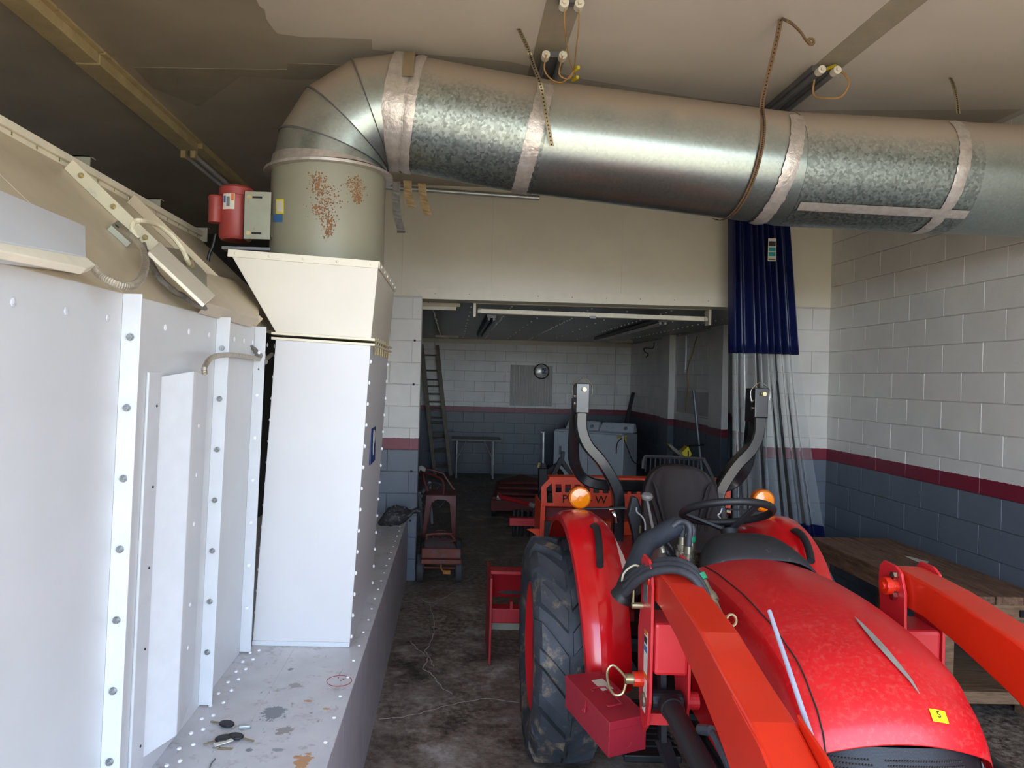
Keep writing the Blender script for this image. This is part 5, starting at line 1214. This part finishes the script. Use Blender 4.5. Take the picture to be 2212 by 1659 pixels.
# ---- loader
def mir(p, sg):     # mirror a point given for the left side
    d = V(p)-TO; u = d.dot(TL); return V(p)-TL*u+TL*(u*(-sg))
uo, ui = -.495, -.385      # outer and inner faces of the arm
top = [(2.665, 1.272), (2.40, 1.258), (2.06, 1.215), (1.845, 1.165), (1.69, 1.135), (1.57, 1.09), (1.40, 1.0), (1.15, .80), (.95, .55)]
bot = [(2.665, 1.150), (2.47, 1.145), (2.30, 1.115), (2.08, 1.06), (1.90, 1.0), (1.80, .955), (1.62, .87), (1.35, .68), (1.13, .47)]
for sg in (-1, 1):
    def U(u, Y, z): p = V((1.21+u+TA*0, Y, z)); p = TO+TL*u+TF*((3.8-Y))+V((0, 0, z)); return mir(p, sg)+TL*.033
    b = nb(); rs = []
    for (yt, zt3), (yb, zb3) in zip(top, bot): rs.append([b.verts.new(U(uo, yb, zb3)), b.verts.new(U(ui, yb, zb3)), b.verts.new(U(ui, yt, zt3)), b.verts.new(U(uo, yt, zt3))])
    skin(b, rs); arm = obj('loader_arm', b, m_arm, tr_, bevel=.008)
    b = nb(); prism(b, [U(uo-.004, *x) for x in ((1.80, 1.15), (1.62, 1.11), (1.45, 1.03), (1.25, .88), (1.38, .74), (1.60, .88), (1.75, 1.0))], mir(TO+TL*.008, sg)-TO if sg < 0 else -TL*.008); obj('gusset_plate', b, m_arm, arm, bevel=.002)
    b = nb(); prism(b, [U(ui+.002, *x) for x in ((1.70, 1.15), (1.55, 1.12), (1.38, 1.03), (1.18, .88), (1.38, .74), (1.60, .88))], (TL*.008 if sg < 0 else -TL*.008)); obj('gusset_plate', b, m_arm, arm, bevel=.002)
    # bracket tower: two plates
    for uu in (-.505, -.372):
        s_ = TL*.010*(-sg)
        prof_ = [(2.715, 1.20), (2.71, 1.26), (2.685, 1.285), (2.61, 1.283), (2.575, 1.265), (2.55, 1.20), (2.545, 1.0), (2.545, .80), (2.57, .71), (2.62, .665), (2.67, .70), (2.72, .85), (2.735, 1.0), (2.70, 1.12)]
        b = nb(); prism(b, [U(uu-.005, *x) for x in prof_], s_); obj('tower_plate', b, m_plate, tr_, bevel=.002)
    b = nb(); x4 = [(2.55, 1.07), (2.66, 1.07), (2.70, .89), (2.545, .89)]
    b = nb(); prism(b, [U(-.495, 2.545, 1.075), U(-.495, 2.69, 1.085), U(-.495, 2.69, .895), U(-.495, 2.545, .895)], U(-.377, 2.5, 1)-U(-.495, 2.5, 1)); obj('cross_box', b, m_plate, tr_, bevel=.012)
    b = nb(); prism(b, [U(-.495, 2.60, .70), U(-.495, 2.66, .70), U(-.495, 2.66, .66+.08), U(-.495, 2.60, .66+.08)], U(-.377, 2.5, 1)-U(-.495, 2.5, 1)); obj('tie_bar', b, m_plate, tr_)
    b = nb(); cyl(b, U(-.515, 2.60, 1.215), U(-.35, 2.60, 1.215), .020, n=16); cyl(b, U(-.345, 2.60, 1.215), U(-.322, 2.60, 1.215), .030, n=20); cyl(b, U(-.365, 2.60, 1.215), U(-.315, 2.60, 1.215), .013, n=10); pv = obj('pivot_pin', b, m_arm, tr_, bevel=.002)
    b = nb(); cyl(b, U(-.365, 2.60, 1.25), U(-.350, 2.60, 1.25), .016, n=6); cyl(b, U(-.365, 2.60, 1.18), U(-.350, 2.60, 1.18), .016, n=6); obj('pivot_bolt', b, m_chrome, pv)
    b = nb(); cyl(b, U(-.508, 2.60, .79), U(-.335, 2.60, .79), .020, n=14); cyl(b, U(-.49, 2.60, .79), U(-.385, 2.60, .79), .034, n=18); obj('lower_pin', b, m_blackp, tr_)
    b = nb(); cyl(b, U(-.362, 2.60, .79), U(-.325, 2.60, .79), .030, n=16); obj('pin_boss', b, m_plate, tr_)
    b = nb(); cyl(b, U(-.5, 2.61, .785), U(-.52, 2.61, .785), .022, n=16); torus(b, U(-.515, 2.61, .785), TL, .02, .006, 18, 6); obj('grease_boss', b, m_fitting, tr_)
    b = nb(); cyl(b, U(-.437, 2.60, .79), U(-.437, 2.45, .80), .014, n=12); rod = obj('cylinder_rod', b, m_fitting, tr_, smooth=True)
    b = nb(); cyl(b, U(-.437, 2.52, .795), U(-.437, 1.60, .73), .036, n=24); cyl(b, U(-.437, 2.55, .797), U(-.437, 2.51, .794), .041, n=24); obj('lift_cylinder', b, m_blackp, tr_, smooth=True)
    b = nb(); tube(b, [U(-.40, 2.30, .82), U(-.385, 2.28, .835), U(-.375, 2.18, .80), U(-.365, 2.05, .74), U(-.35, 1.85, .70)], .011, 8); cyl(b, U(-.405, 2.32, .82), U(-.385, 2.27, .84), .017, n=8); obj('cylinder_hose', b, m_hose, tr_, smooth=True)
    b = nb(); beam(b, U(-.44, 2.66, .92), U(-.43, 2.66, .62), .05, .02); beam(b, U(-.43, 2.66, .62), U(-.36, 2.5, .40), .05, .02); obj('frame_strut', b, m_blackp, tr_)
# parking hook on the left bracket
hk = tp(1378, 1475, u=-.56)
b = nb(); cyl(b, T(-0.477, 1.16, .845), T(-0.512, 1.16, .845), .026, n=16); hb = obj('hook_boss', b, m_arm, tr_)
b = nb(); cyl(b, T(-0.512, 1.16, .845), T(-0.542, 1.16, .845), .018, n=14); c0 = T(-0.552, 1.18, .845)
tube(b, [c0+TL*(.010)+V((0, 0, .01)), c0+V((0, 0, .035))-TL*.012, c0-TL*.04+V((0, 0, .055)), c0-TL*.058+V((0, 0, .03)), c0-TL*.05+V((0, 0, -.02)), c0-TL*.03+V((0, 0, -.05)), c0-TL*.002+V((0, 0, -.045)), c0+TL*.01+V((0, 0, -.01))], .0045, 8); obj('lynch_pin', b, m_zinc, hb, smooth=True)
# warning decals on the outer plate
def decal(z0, z1, v0, v1, mat, nm='decal', dx=0): return obj(nm, B(tbox, -.4778-dx, -.4768-dx, v0, v1, z0, z1), mat, tr_)
dc = decal(.88, 1.03, 1.165, 1.215, m_label); 
for z0, z1, mt in ((1.015, 1.03, m_texto), (.985, 1.008, m_text), (.955, .975, m_textb), (.865, .88, m_texto)): o = decal(z0, z1, 1.168, 1.212, mt, 'print', .0008)
decal(.80, .86, 1.168, 1.212, m_label); decal(.74, .79, 1.158, 1.20, m_label); decal(1.12, 1.21, 1.13, 1.19, M('metal_plate', '8a8a88', .3, .4), 'serial_plate')
b = nb(); cyl(b, T(-0.512, 1.13, 1.20), T(-0.512, 1.13, 1.105), .004, n=8); cyl(b, T(-0.517, 1.13, 1.10), T(-0.467, 1.13, 1.10), .011, n=10); obj('lock_rod', b, m_zinc, tr_)
# level indicator rod
b = nb(); cyl(b, tp(1662, 1320, u=-.30), tp(1764, 1625, u=-.33), .0058, .0065, n=10); obj('level_rod', b, M('white_rod', 'a4a6b4', .5), tr_, smooth=True)
b = nb(); P_ = [tp(x, y, u=-.325) for x, y in ((1540, 1300), (1560, 1345), (1590, 1400))]; cyl(b, P_[0], P_[2], .006, n=8); lr = obj('steel_line', b, m_fitting, tr_, smooth=True)
b = nb(); c_ = tp(1580, 1340, u=-.325); torus(b, c_, V((.3, -1, .2)), .017, .004, 16, 6); obj('square_clip', b, m_zinc, lr); b = nb(); ball(b, tp(1565, 1338, u=-.335), .012, n=8, m=5); obj('red_cap', b, m_red, lr)
# ---- hoses
def hose(pts, r, mat=m_hose, name='hose', rib=0, k=8): b = nb(); tube(b, [T(*p) for p in pts], r, 12, k, ribbed=rib); return obj(name, b, mat, tr_, smooth=True)
def tpx(x, y, v): p = tp(x, y, v=v)-TO; return (p.dot(TL), p.dot(TF), p.z)
for i, (dy, dv) in enumerate(((0, 0), (9, .05), (20, .11))):
    hose([tpx(x, y+dy, v+dv) for x, y, v in ((1350, 1262, 1.00), (1382, 1232, 1.10), (1420, 1214, 1.18), (1462, 1212, 1.24), (1496, 1227, 1.28), (1518, 1258, 1.31), (1530, 1292, 1.33))], .0138)
hose([tpx(x, y, v) for x, y, v in ((1500, 1262, 1.16), (1512, 1290, 1.22), (1520, 1310, 1.26))], .015)
sl1 = hose([tpx(x, y, v) for x, y, v in ((1353, 1270, .95), (1372, 1225, .90), (1395, 1175, .82), (1420, 1160, .78), (1462, 1135, .74))], .040, m_sleeve, 'hose_sleeve')
hose([tpx(x, y, v) for x, y, v in ((1342, 1292, 1.02), (1352, 1278, 1.03), (1372, 1266, 1.06))], lambda q: .046-.012*q, m_black, 'sleeve_end')
for i, (x_, y_, v_) in enumerate(((1474, 1160, .76), (1487, 1180, .80), (1494, 1172, .70), (1480, 1150, .66))):
    hose([tpx(*q) for q in ((1452, 1136+i*2, v_-.02), (1465+i*5, 1124+i*3, v_-.02), (x_+2, 1133+i*4, v_), (x_, y_, v_))], .0125)
    p0 = V(T(*tpx(x_, y_, v_))); b = nb(); d = V((0, 0, -1))
    lathe(b, p0, d, [(0, .015), (.03, .017), (.031, .022), (.045, .022), (.046, .018), (.055, .018), (.056, .028), (.075, .028), (.076, .022), (.085, .022), (.086, .029), (.107, .029), (.108, .018), (.15, .018)], 16); obj('hose_coupler', b, m_fitting, tr_, smooth=True)
b = nb(); p0 = T(*tpx(1494, 1164, .70)); cyl(b, p0+V((0, 0, .012)), p0-V((0, 0, .012)), .0165, n=12); obj('green_band', b, m_green, tr_)
p0, p1 = tp(1511, 1240, v=1.31), tp(1518, 1253, v=1.32)
b = nb(); cyl(b, p0, p1, .0185, n=14); obj('green_band', b, m_green, tr_)
b = nb(); p0, p1, p2_ = tp(1519, 1256, v=1.325), tp(1540, 1295, v=1.37), tp(1568, 1345, v=1.44); lathe(b, p0, p1-p0, [(0, .013), (.04, .014), (.05, .019), (.075, .019), (.076, .012), (.12, .008)], 14); cyl(b, p1, p2_, .006, n=8); obj('hose_fitting', b, m_fitting, tr_, smooth=True)
b = nb(); p0, p1 = tp(1526, 1292, v=1.36), tp(1550, 1325, v=1.42); lathe(b, p0, p1-p0, [(0, .012), (.03, .013), (.035, .017), (.06, .017), (.061, .008), (.1, .006)], 14); obj('hose_fitting', b, m_fitting, tr_, smooth=True)
b = nb(); tube(b, [tp(x, y, v=.98) for x, y in ((1343, 1270), (1347, 1240), (1368, 1222), (1385, 1226), (1392, 1236))], .004, 8); obj('cable_tie', b, m_wirecream, tr_, smooth=True)
for pts in (((1420, 1165, .74), (1440, 1190, .72), (1455, 1215, .75)), ((1430, 1160, .68), (1452, 1185, .7), (1462, 1215, .7))): hose([tpx(*q) for q in pts], .011, m_black)
b = nb(); p0, p1 = tp(1425, 1168, v=.72), tp(1433, 1195, v=.74); cyl(b, p0, p1, .012, n=12); obj('hose_fitting', b, m_fitting, tr_)
b = nb(); prism(b, [tp(x, y, v=.95) for x, y in ((1398, 1225), (1402, 1208), (1410, 1212), (1420, 1240), (1420, 1290), (1400, 1290))], TF*-.01); obj('bracket_tip', b, m_arm, tr_, bevel=.002)
# side decal of the left fender
b = nb(); rows = [[tp(x0, y0, v=.45), tp(x1, y0, v=.45)] for x0, x1, y0 in ((1333, 1336, 1168), (1340, 1347, 1200), (1348, 1354, 1228))]; 
b = nb(); prism(b, [tp(1329, 1163, u=-.43), tp(1347, 1200, u=-.41), tp(1354, 1222, u=-.40), tp(1349, 1243, u=-.40), tp(1343, 1222, u=-.41)], TF*.003); obj('fender_decal', b, m_label, fL)

# toolbox hung beside the loader bracket
A_, B2, C2, D2 = tp(1222, 1458, v=.80), tp(1298, 1450, v=.80), tp(1397, 1545, v=1.0), tp(1317, 1560, v=1.0)
zt5 = .70
A_, B2, C2, D2 = [at(x, y, Z=zt5) for x, y in ((1222, 1459), (1298, 1450), (1397, 1543), (1316, 1560))]
hh = .128
dn = V((0, 0, -1))
tb = thing('toolbox', 'small maroon steel toolbox with hasp hung between rear tyre and loader bracket', 'toolbox', (A_+C2)/2+dn*hh)
b = nb(); hexa(b, [D2+dn*hh, C2+dn*hh, B2+dn*hh, A_+dn*hh, D2+dn*.03, C2+dn*.03, B2+dn*.03, A_+dn*.03]); obj('body', b, m_toolbox, tb, bevel=.003)
cc = (A_+B2+C2+D2)/4; ex = lambda p, k: cc+(p-cc)*k
b = nb(); hexa(b, [ex(D2, 1.02)+dn*.032, ex(C2, 1.02)+dn*.032, ex(B2, 1.02)+dn*.032, ex(A_, 1.02)+dn*.032, ex(D2, 1.02), ex(C2, 1.02), ex(B2, 1.02), ex(A_, 1.02)]); ld = obj('lid', b, m_toolbox, tb, bevel=.003)
lr_ = lambda a, c_: A_+(B2-A_)*a+(D2-A_)*c_
b = nb(); prism(b, [lr_(.52, .18), lr_(.84, .17), lr_(.86, .40), lr_(.54, .42)], (0, 0, .001)); obj('paper_label', b, m_label, ld)
b = nb(); tube(b, [lr_(.28, .42)+V((0, 0, .004)), lr_(.30, .38)+V((0, 0, .007)), lr_(.62, .38)+V((0, 0, .007)), lr_(.66, .42)+V((0, 0, .006)), lr_(.66, .70)+V((0, 0, .006)), lr_(.62, .74)+V((0, 0, .007)), lr_(.30, .76)+V((0, 0, .007)), lr_(.28, .72)+V((0, 0, .004))], .003, 6, 4); obj('handle', b, m_toolbox, ld)
hp_ = lr_(0, .5); fd = (D2-A_).normalized(); fn = fd.cross(V((0, 0, 1))); fn = fn if fn.dot(-cc+A_*.5+D2*.5) > 0 else -fn
b = nb(); beam(b, hp_+fn*.004+dn*.005, hp_+fn*.006+dn*.055, .022, .003, fn); torus(b, hp_+fn*.008+dn*.048, fn, .009, .003, 14, 6); obj('hasp', b, m_toolbox, tb)
b = nb(); en = (D2+C2)/2+dn*.09; ed = (C2-D2).normalized(); nn_ = ed.cross(V((0, 0, 1))); nn_ = nn_ if nn_.y < 0 else -nn_
torus(b, en, nn_, .016, .0015, 20, 5, PI, 2*PI); obj('embossed_mark', b, m_toolbox, tb)
b = nb(); beam(b, (A_+C2)/2+dn*(hh+.004), T(-.47, 1.0, .60), .03, .02); obj('hanger_bracket', b, m_blackp, tb)

# ================================================================== IMPLEMENTS BEHIND THE TRACTOR
# orange loading frame with cut-outs and lettering
YO = 5.35
t = thing('orange_implement_plate', 'orange steel implement frame with square cutouts and stencilled lettering behind the tractor', 'implement', (at(1350, 1100, Y=YO).x, YO, 0))
G = lambda x, y, Y=YO: at(x, y, Y=Y)
b = nb()
out = [(1169, 1092), (1169, 1052), (1187, 1033), (1560, 1040), (1578, 1060), (1578, 1102), (1169, 1092)]
outer = [G(x, y) for x, y in out[:-1]]
holes = [[(1181, 1086), (1180, 1054), (1192, 1044), (1194, 1086)]] + [[(1200+i*20.3, 1063+i*.5), (1200+i*20.3, 1046+i*.5), (1213+i*20.3, 1046+i*.5), (1213+i*20.3, 1063+i*.5)] for i in range(17)]
zz = lambda y: G(1370, y).z
cu = bpy.data.curves.new('pl', 'CURVE'); cu.dimensions = '2D'; cu.fill_mode = 'BOTH'; cu.extrude = .005
for loop in [outer]+[[G(x, y) for x, y in h] for h in holes]:
    sp = cu.splines.new('POLY'); sp.points.add(len(loop)-1); sp.use_cyclic_u = True
    for i, p in enumerate(loop): sp.points[i].co = (p.x, p.z, 0, 1)
co_ = bpy.data.objects.new('pl', cu); COL.objects.link(co_); bpy.context.view_layer.update()
me = bpy.data.meshes.new_from_object(co_); bpy.data.objects.remove(co_)
me.transform(Matrix(((1, 0, 0, 0), (0, 0, -1, YO), (0, 1, 0, 0), (0, 0, 0, 1)))); me.transform(Matrix.Translation(-ROOT[t.name])); me.materials.clear(); me.materials.append(m_orange)
o = bpy.data.objects.new('face_plate', me); COL.objects.link(o); o.parent = t; fp = o; ROOT[o.name] = ROOT[t.name].copy()
for ch, x_, y_ in (('P', 1220, 1078), ('R', 1240, 1079), ('-', 1276, 1079), ('W', 1298, 1080), ('s', 1373, 1081)):
    text(ch, G(x_, y_)+V((0, -.0065, 0)), (1, 0, 0), (0, 0, 1), .085, m_hole, fp, 'letter', .0008)
b = nb(); hexa(b, [G(1169, 1093), G(1578, 1103), G(1578, 1103)+V((0, .10, -.03)), G(1169, 1093)+V((0, .10, -.03)), G(1169, 1090), G(1578, 1100), G(1578, 1100)+V((0, .10, 0)), G(1169, 1090)+V((0, .10, 0))]); obj('shelf_plate', b, m_orange, t)
b = nb(); hexa(b, [G(1187, 1033), G(1560, 1040), G(1560, 1040)+V((0, .14, .0)), G(1187, 1033)+V((0, .14, .0)), G(1187, 1030), G(1560, 1037), G(1560, 1037)+V((0, .14, .0)), G(1187, 1030)+V((0, .14, .0))]); obj('top_lip', b, m_orange, t)
lft = G(1169, 1092); 
obj('side_plate', B(box, lft.x-.006, lft.x+.006, YO-.02, YO+.35, .45, lft.z+.02), m_orange, t)
obj('leg_post', B(box, G(1168, 1200).x, G(1174, 1200).x, YO-.03, YO+.02, 0, lft.z), m_orange, t)
obj('cross_beam', B(box, lft.x, G(1500, 1140).x, YO, YO+.10, G(1200, 1153).z, G(1200, 1124).z), m_orange, t, bevel=.004)
obj('lower_beam', B(box, lft.x+.02, G(1500, 1140).x, YO+.05, YO+.12, G(1200, 1176).z, G(1200, 1156).z), m_orange, t, bevel=.004)
obj('back_board', B(box, lft.x+.02, G(1500, 1140).x, YO+.10, YO+.14, G(1200, 1124).z, G(1200, 1100).z), m_darkred, t)
b = nb(); n = 14; prism(b, [G(1168, 1161), G(1168, 1143)] + [G(1168-(i+.5)*2, 1143-(.9 if i % 2 else 0)) for i in range(13)] + [G(1138, 1144), G(1146, 1148), G(1156, 1154), G(1163, 1161)], (0, .01, 0)); obj('toothed_wing', b, m_orange, t)
obj('black_upright', B(box, G(1174, 1150).x, G(1195, 1150).x, YO-.07, YO-.03, .30, G(1184, 1122).z), m_blackp, t, bevel=.006)
obj('rear_deck', B(box, lft.x+.1, G(1500, 1100).x, YO+.15, YO+.5, G(1200, 1060).z, G(1200, 1060).z+.03), m_impred, t)
# landscape rake with tines, behind
YR = 6.1; t = thing('tine_rake', 'dark red toolbar with vertical black tines left of the orange frame', 'implement', (at(1200, 1150, Y=YR).x, YR, 0))
pa, pb = at(1101, 1119, Y=YR), at(1101, 1136, Y=YR); xr_ = at(1420, 1120, Y=YR).x
obj('toolbar', B(box, pa.x, xr_, YR, YR+.08, pb.z, pa.z), m_impred, t, bevel=.004)
for i, px in enumerate((1111, 1120, 1129, 1142, 1153, 1166, 1180, 1195)):
    x_ = at(px, 1100, Y=YR+.1).x; b = nb(); tube(b, [(x_, YR+.10, at(px, 1105, Y=YR).z), (x_, YR+.10, pb.z-.08), (x_+.0, YR+.12, at(px, 1162, Y=YR).z)], .014, 8); obj('tine', b, m_black, t, smooth=True)
obj('stand', B(box, xr_-.5, xr_-.42, YR+.02, YR+.1, 0, pb.z), m_black, t)
# box blade
YX = 5.05; t = thing('box_blade', 'red box blade with open end standing on the floor left of the rear tyre', 'implement', (at(1100, 1400, Y=YX).x+.4, YX, 0))
q = lambda x, y, Y=YX: at(x, y, Y=Y)
x0_, x1_ = q(1059, 1300, YX-.16).x+.005, 2.0
zt6, zm1, zm2, zm3 = q(1057, 1236).z, q(1057, 1303).z, q(1057, 1314).z, q(1057, 1341).z
obj('end_plate', B(box, x0_-.008, x0_+.008, YX-.16, YX+.30, .015, zt6), m_impred, t, bevel=.003)
obj('end_plate', B(box, x1_-.008, x1_+.008, YX-.16, YX+.30, .015, zt6), m_impred, t, bevel=.003)
b = nb(); prism(b, [V((x0_, YX+.02, zt6)), V((x0_, YX+.12, zt6+.01)), V((x0_, YX+.16, zm1)), V((x0_, YX+.15, zm1))], (x1_-x0_, 0, 0)); obj('moldboard', b, m_impred, t, bevel=.003)
obj('top_lip', B(box, x0_, x1_, YX-.02, YX+.10, zt6-.01, zt6+.012), m_impred, t, bevel=.003)
obj('rear_beam', B(box, x0_, x1_, YX-.05, YX+.06, zm3, zm1-.02), m_impred, t, bevel=.006)
for px in (1100, 1120): obj('shank_lug', B(box, q(px, 1310).x, q(px+6, 1310).x, YX-.06, YX+.02, zm1-.02, zm1+.03), m_impred, t)
obj('cutting_edge', B(box, x0_+.02, x1_, YX+.10, YX+.13, q(1057, 1370).z, zm3+.02), m_steel, t)
b = nb(); prism(b, [q(1076, 1289, YX+.0)+V((0, .115, 0)), q(1100, 1284)+V((0, .115, 0)), q(1140, 1283)+V((0, .115, 0)), q(1140, 1294)+V((0, .115, 0)), q(1100, 1294)+V((0, .115, 0))], (0, .004, 0)); obj('black_scuff', b, m_black, t)
# rotary cutter deck far behind
YC = 9.2; t = thing('rotary_cutter', 'dull red rotary cutter deck with black mast on the rear room floor', 'implement', (at(1120, 1110, Z=0).x, 10, 0))
dk = [at(x, y, Z=.28) for x, y in ((1064, 1074), (1170, 1078), (1190, 1040), (1125, 1026), (1072, 1040))]
b = nb(); prism(b, [V((p.x, p.y, .12)) for p in dk], (0, 0, .17)); dkk = obj('deck', b, m_darkred, t, bevel=.01)
for i in range(3):
    a = dk[0].lerp(dk[4], .12+i*.33); c_ = dk[1].lerp(dk[2], .12+i*.33); b = nb(); beam(b, a+V((.05, 0, .03)), c_+V((-.02, 0, .03)), .12, .04, (0, 0, 1)); obj('deck_rib', b, m_darkred, dkk, bevel=.01)
pa = at(1066, 1108, Z=.0); obj('front_skirt', B(box, dk[0].x-.02, dk[1].x, dk[0].y-.04, dk[0].y, .10, .25), m_darkred, t, bevel=.006)
b = nb(); lathe(b, V((dk[0].x, dk[0].y+.1, .08)), (1, 0, 0), [(0, .03), (0, .08), (.05, .08), (.05, .03)], 16); obj('skid_wheel', b, m_black, t)
pa, pb = at(1078, 1072, Y=8.3), at(1145, 1090, Y=8.0); b = nb(); cyl(b, pa, pb, .024, .022, n=12); sh = obj('driveshaft_guard', b, m_impred, t, smooth=True)
b = nb(); cyl(b, pb, at(1160, 1094, Y=7.95), .026, n=12); cyl(b, at(1073, 1074, Y=8.3), at(1082, 1075, Y=8.3), .03, n=8); obj('shaft_end', b, m_alum, t, smooth=True)
for pts, Y_, w_ in ((((1172, 1160), (1172, 1012)), 8.2, .09), (((1188, 1060), (1172, 1000)), 8.4, .06), (((1190, 1036), (1213, 990)), 8.2, .05), (((1165, 1030), (1214, 997)), 8.6, .05), (((1214, 995), (1245, 1042)), 8.2, .045), (((1216, 975), (1214, 1000)), 8.2, .04), (((1214, 1000), (1256, 1050)), 8.4, .045), (((1150, 1130), (1175, 1060)), 7.9, .07)):
    b = nb(); beam(b, at(*pts[0], Y=Y_), at(*pts[1], Y=Y_), w_, w_); obj('mast_bar', b, m_black, t, bevel=.004)
b = nb(); cyl(b, at(1174, 935, Y=8.3), at(1173, 1000, Y=8.3), .016, n=10); cyl(b, at(1168, 934, Y=8.3), at(1178, 934, Y=8.3), .012, n=8); obj('top_link', b, m_alum, t, smooth=True)
b = nb(); cyl(b, at(1163, 1010, Y=8.15), at(1166, 1000, Y=8.15), .02, n=8); obj('ball_end', b, m_zinc, t)
b = nb(); torus(b, at(1192, 1035, Y=8.9), (0, -1, .2), .13, .035, 24, 8); obj('gauge_wheel', b, m_black, t, smooth=True)
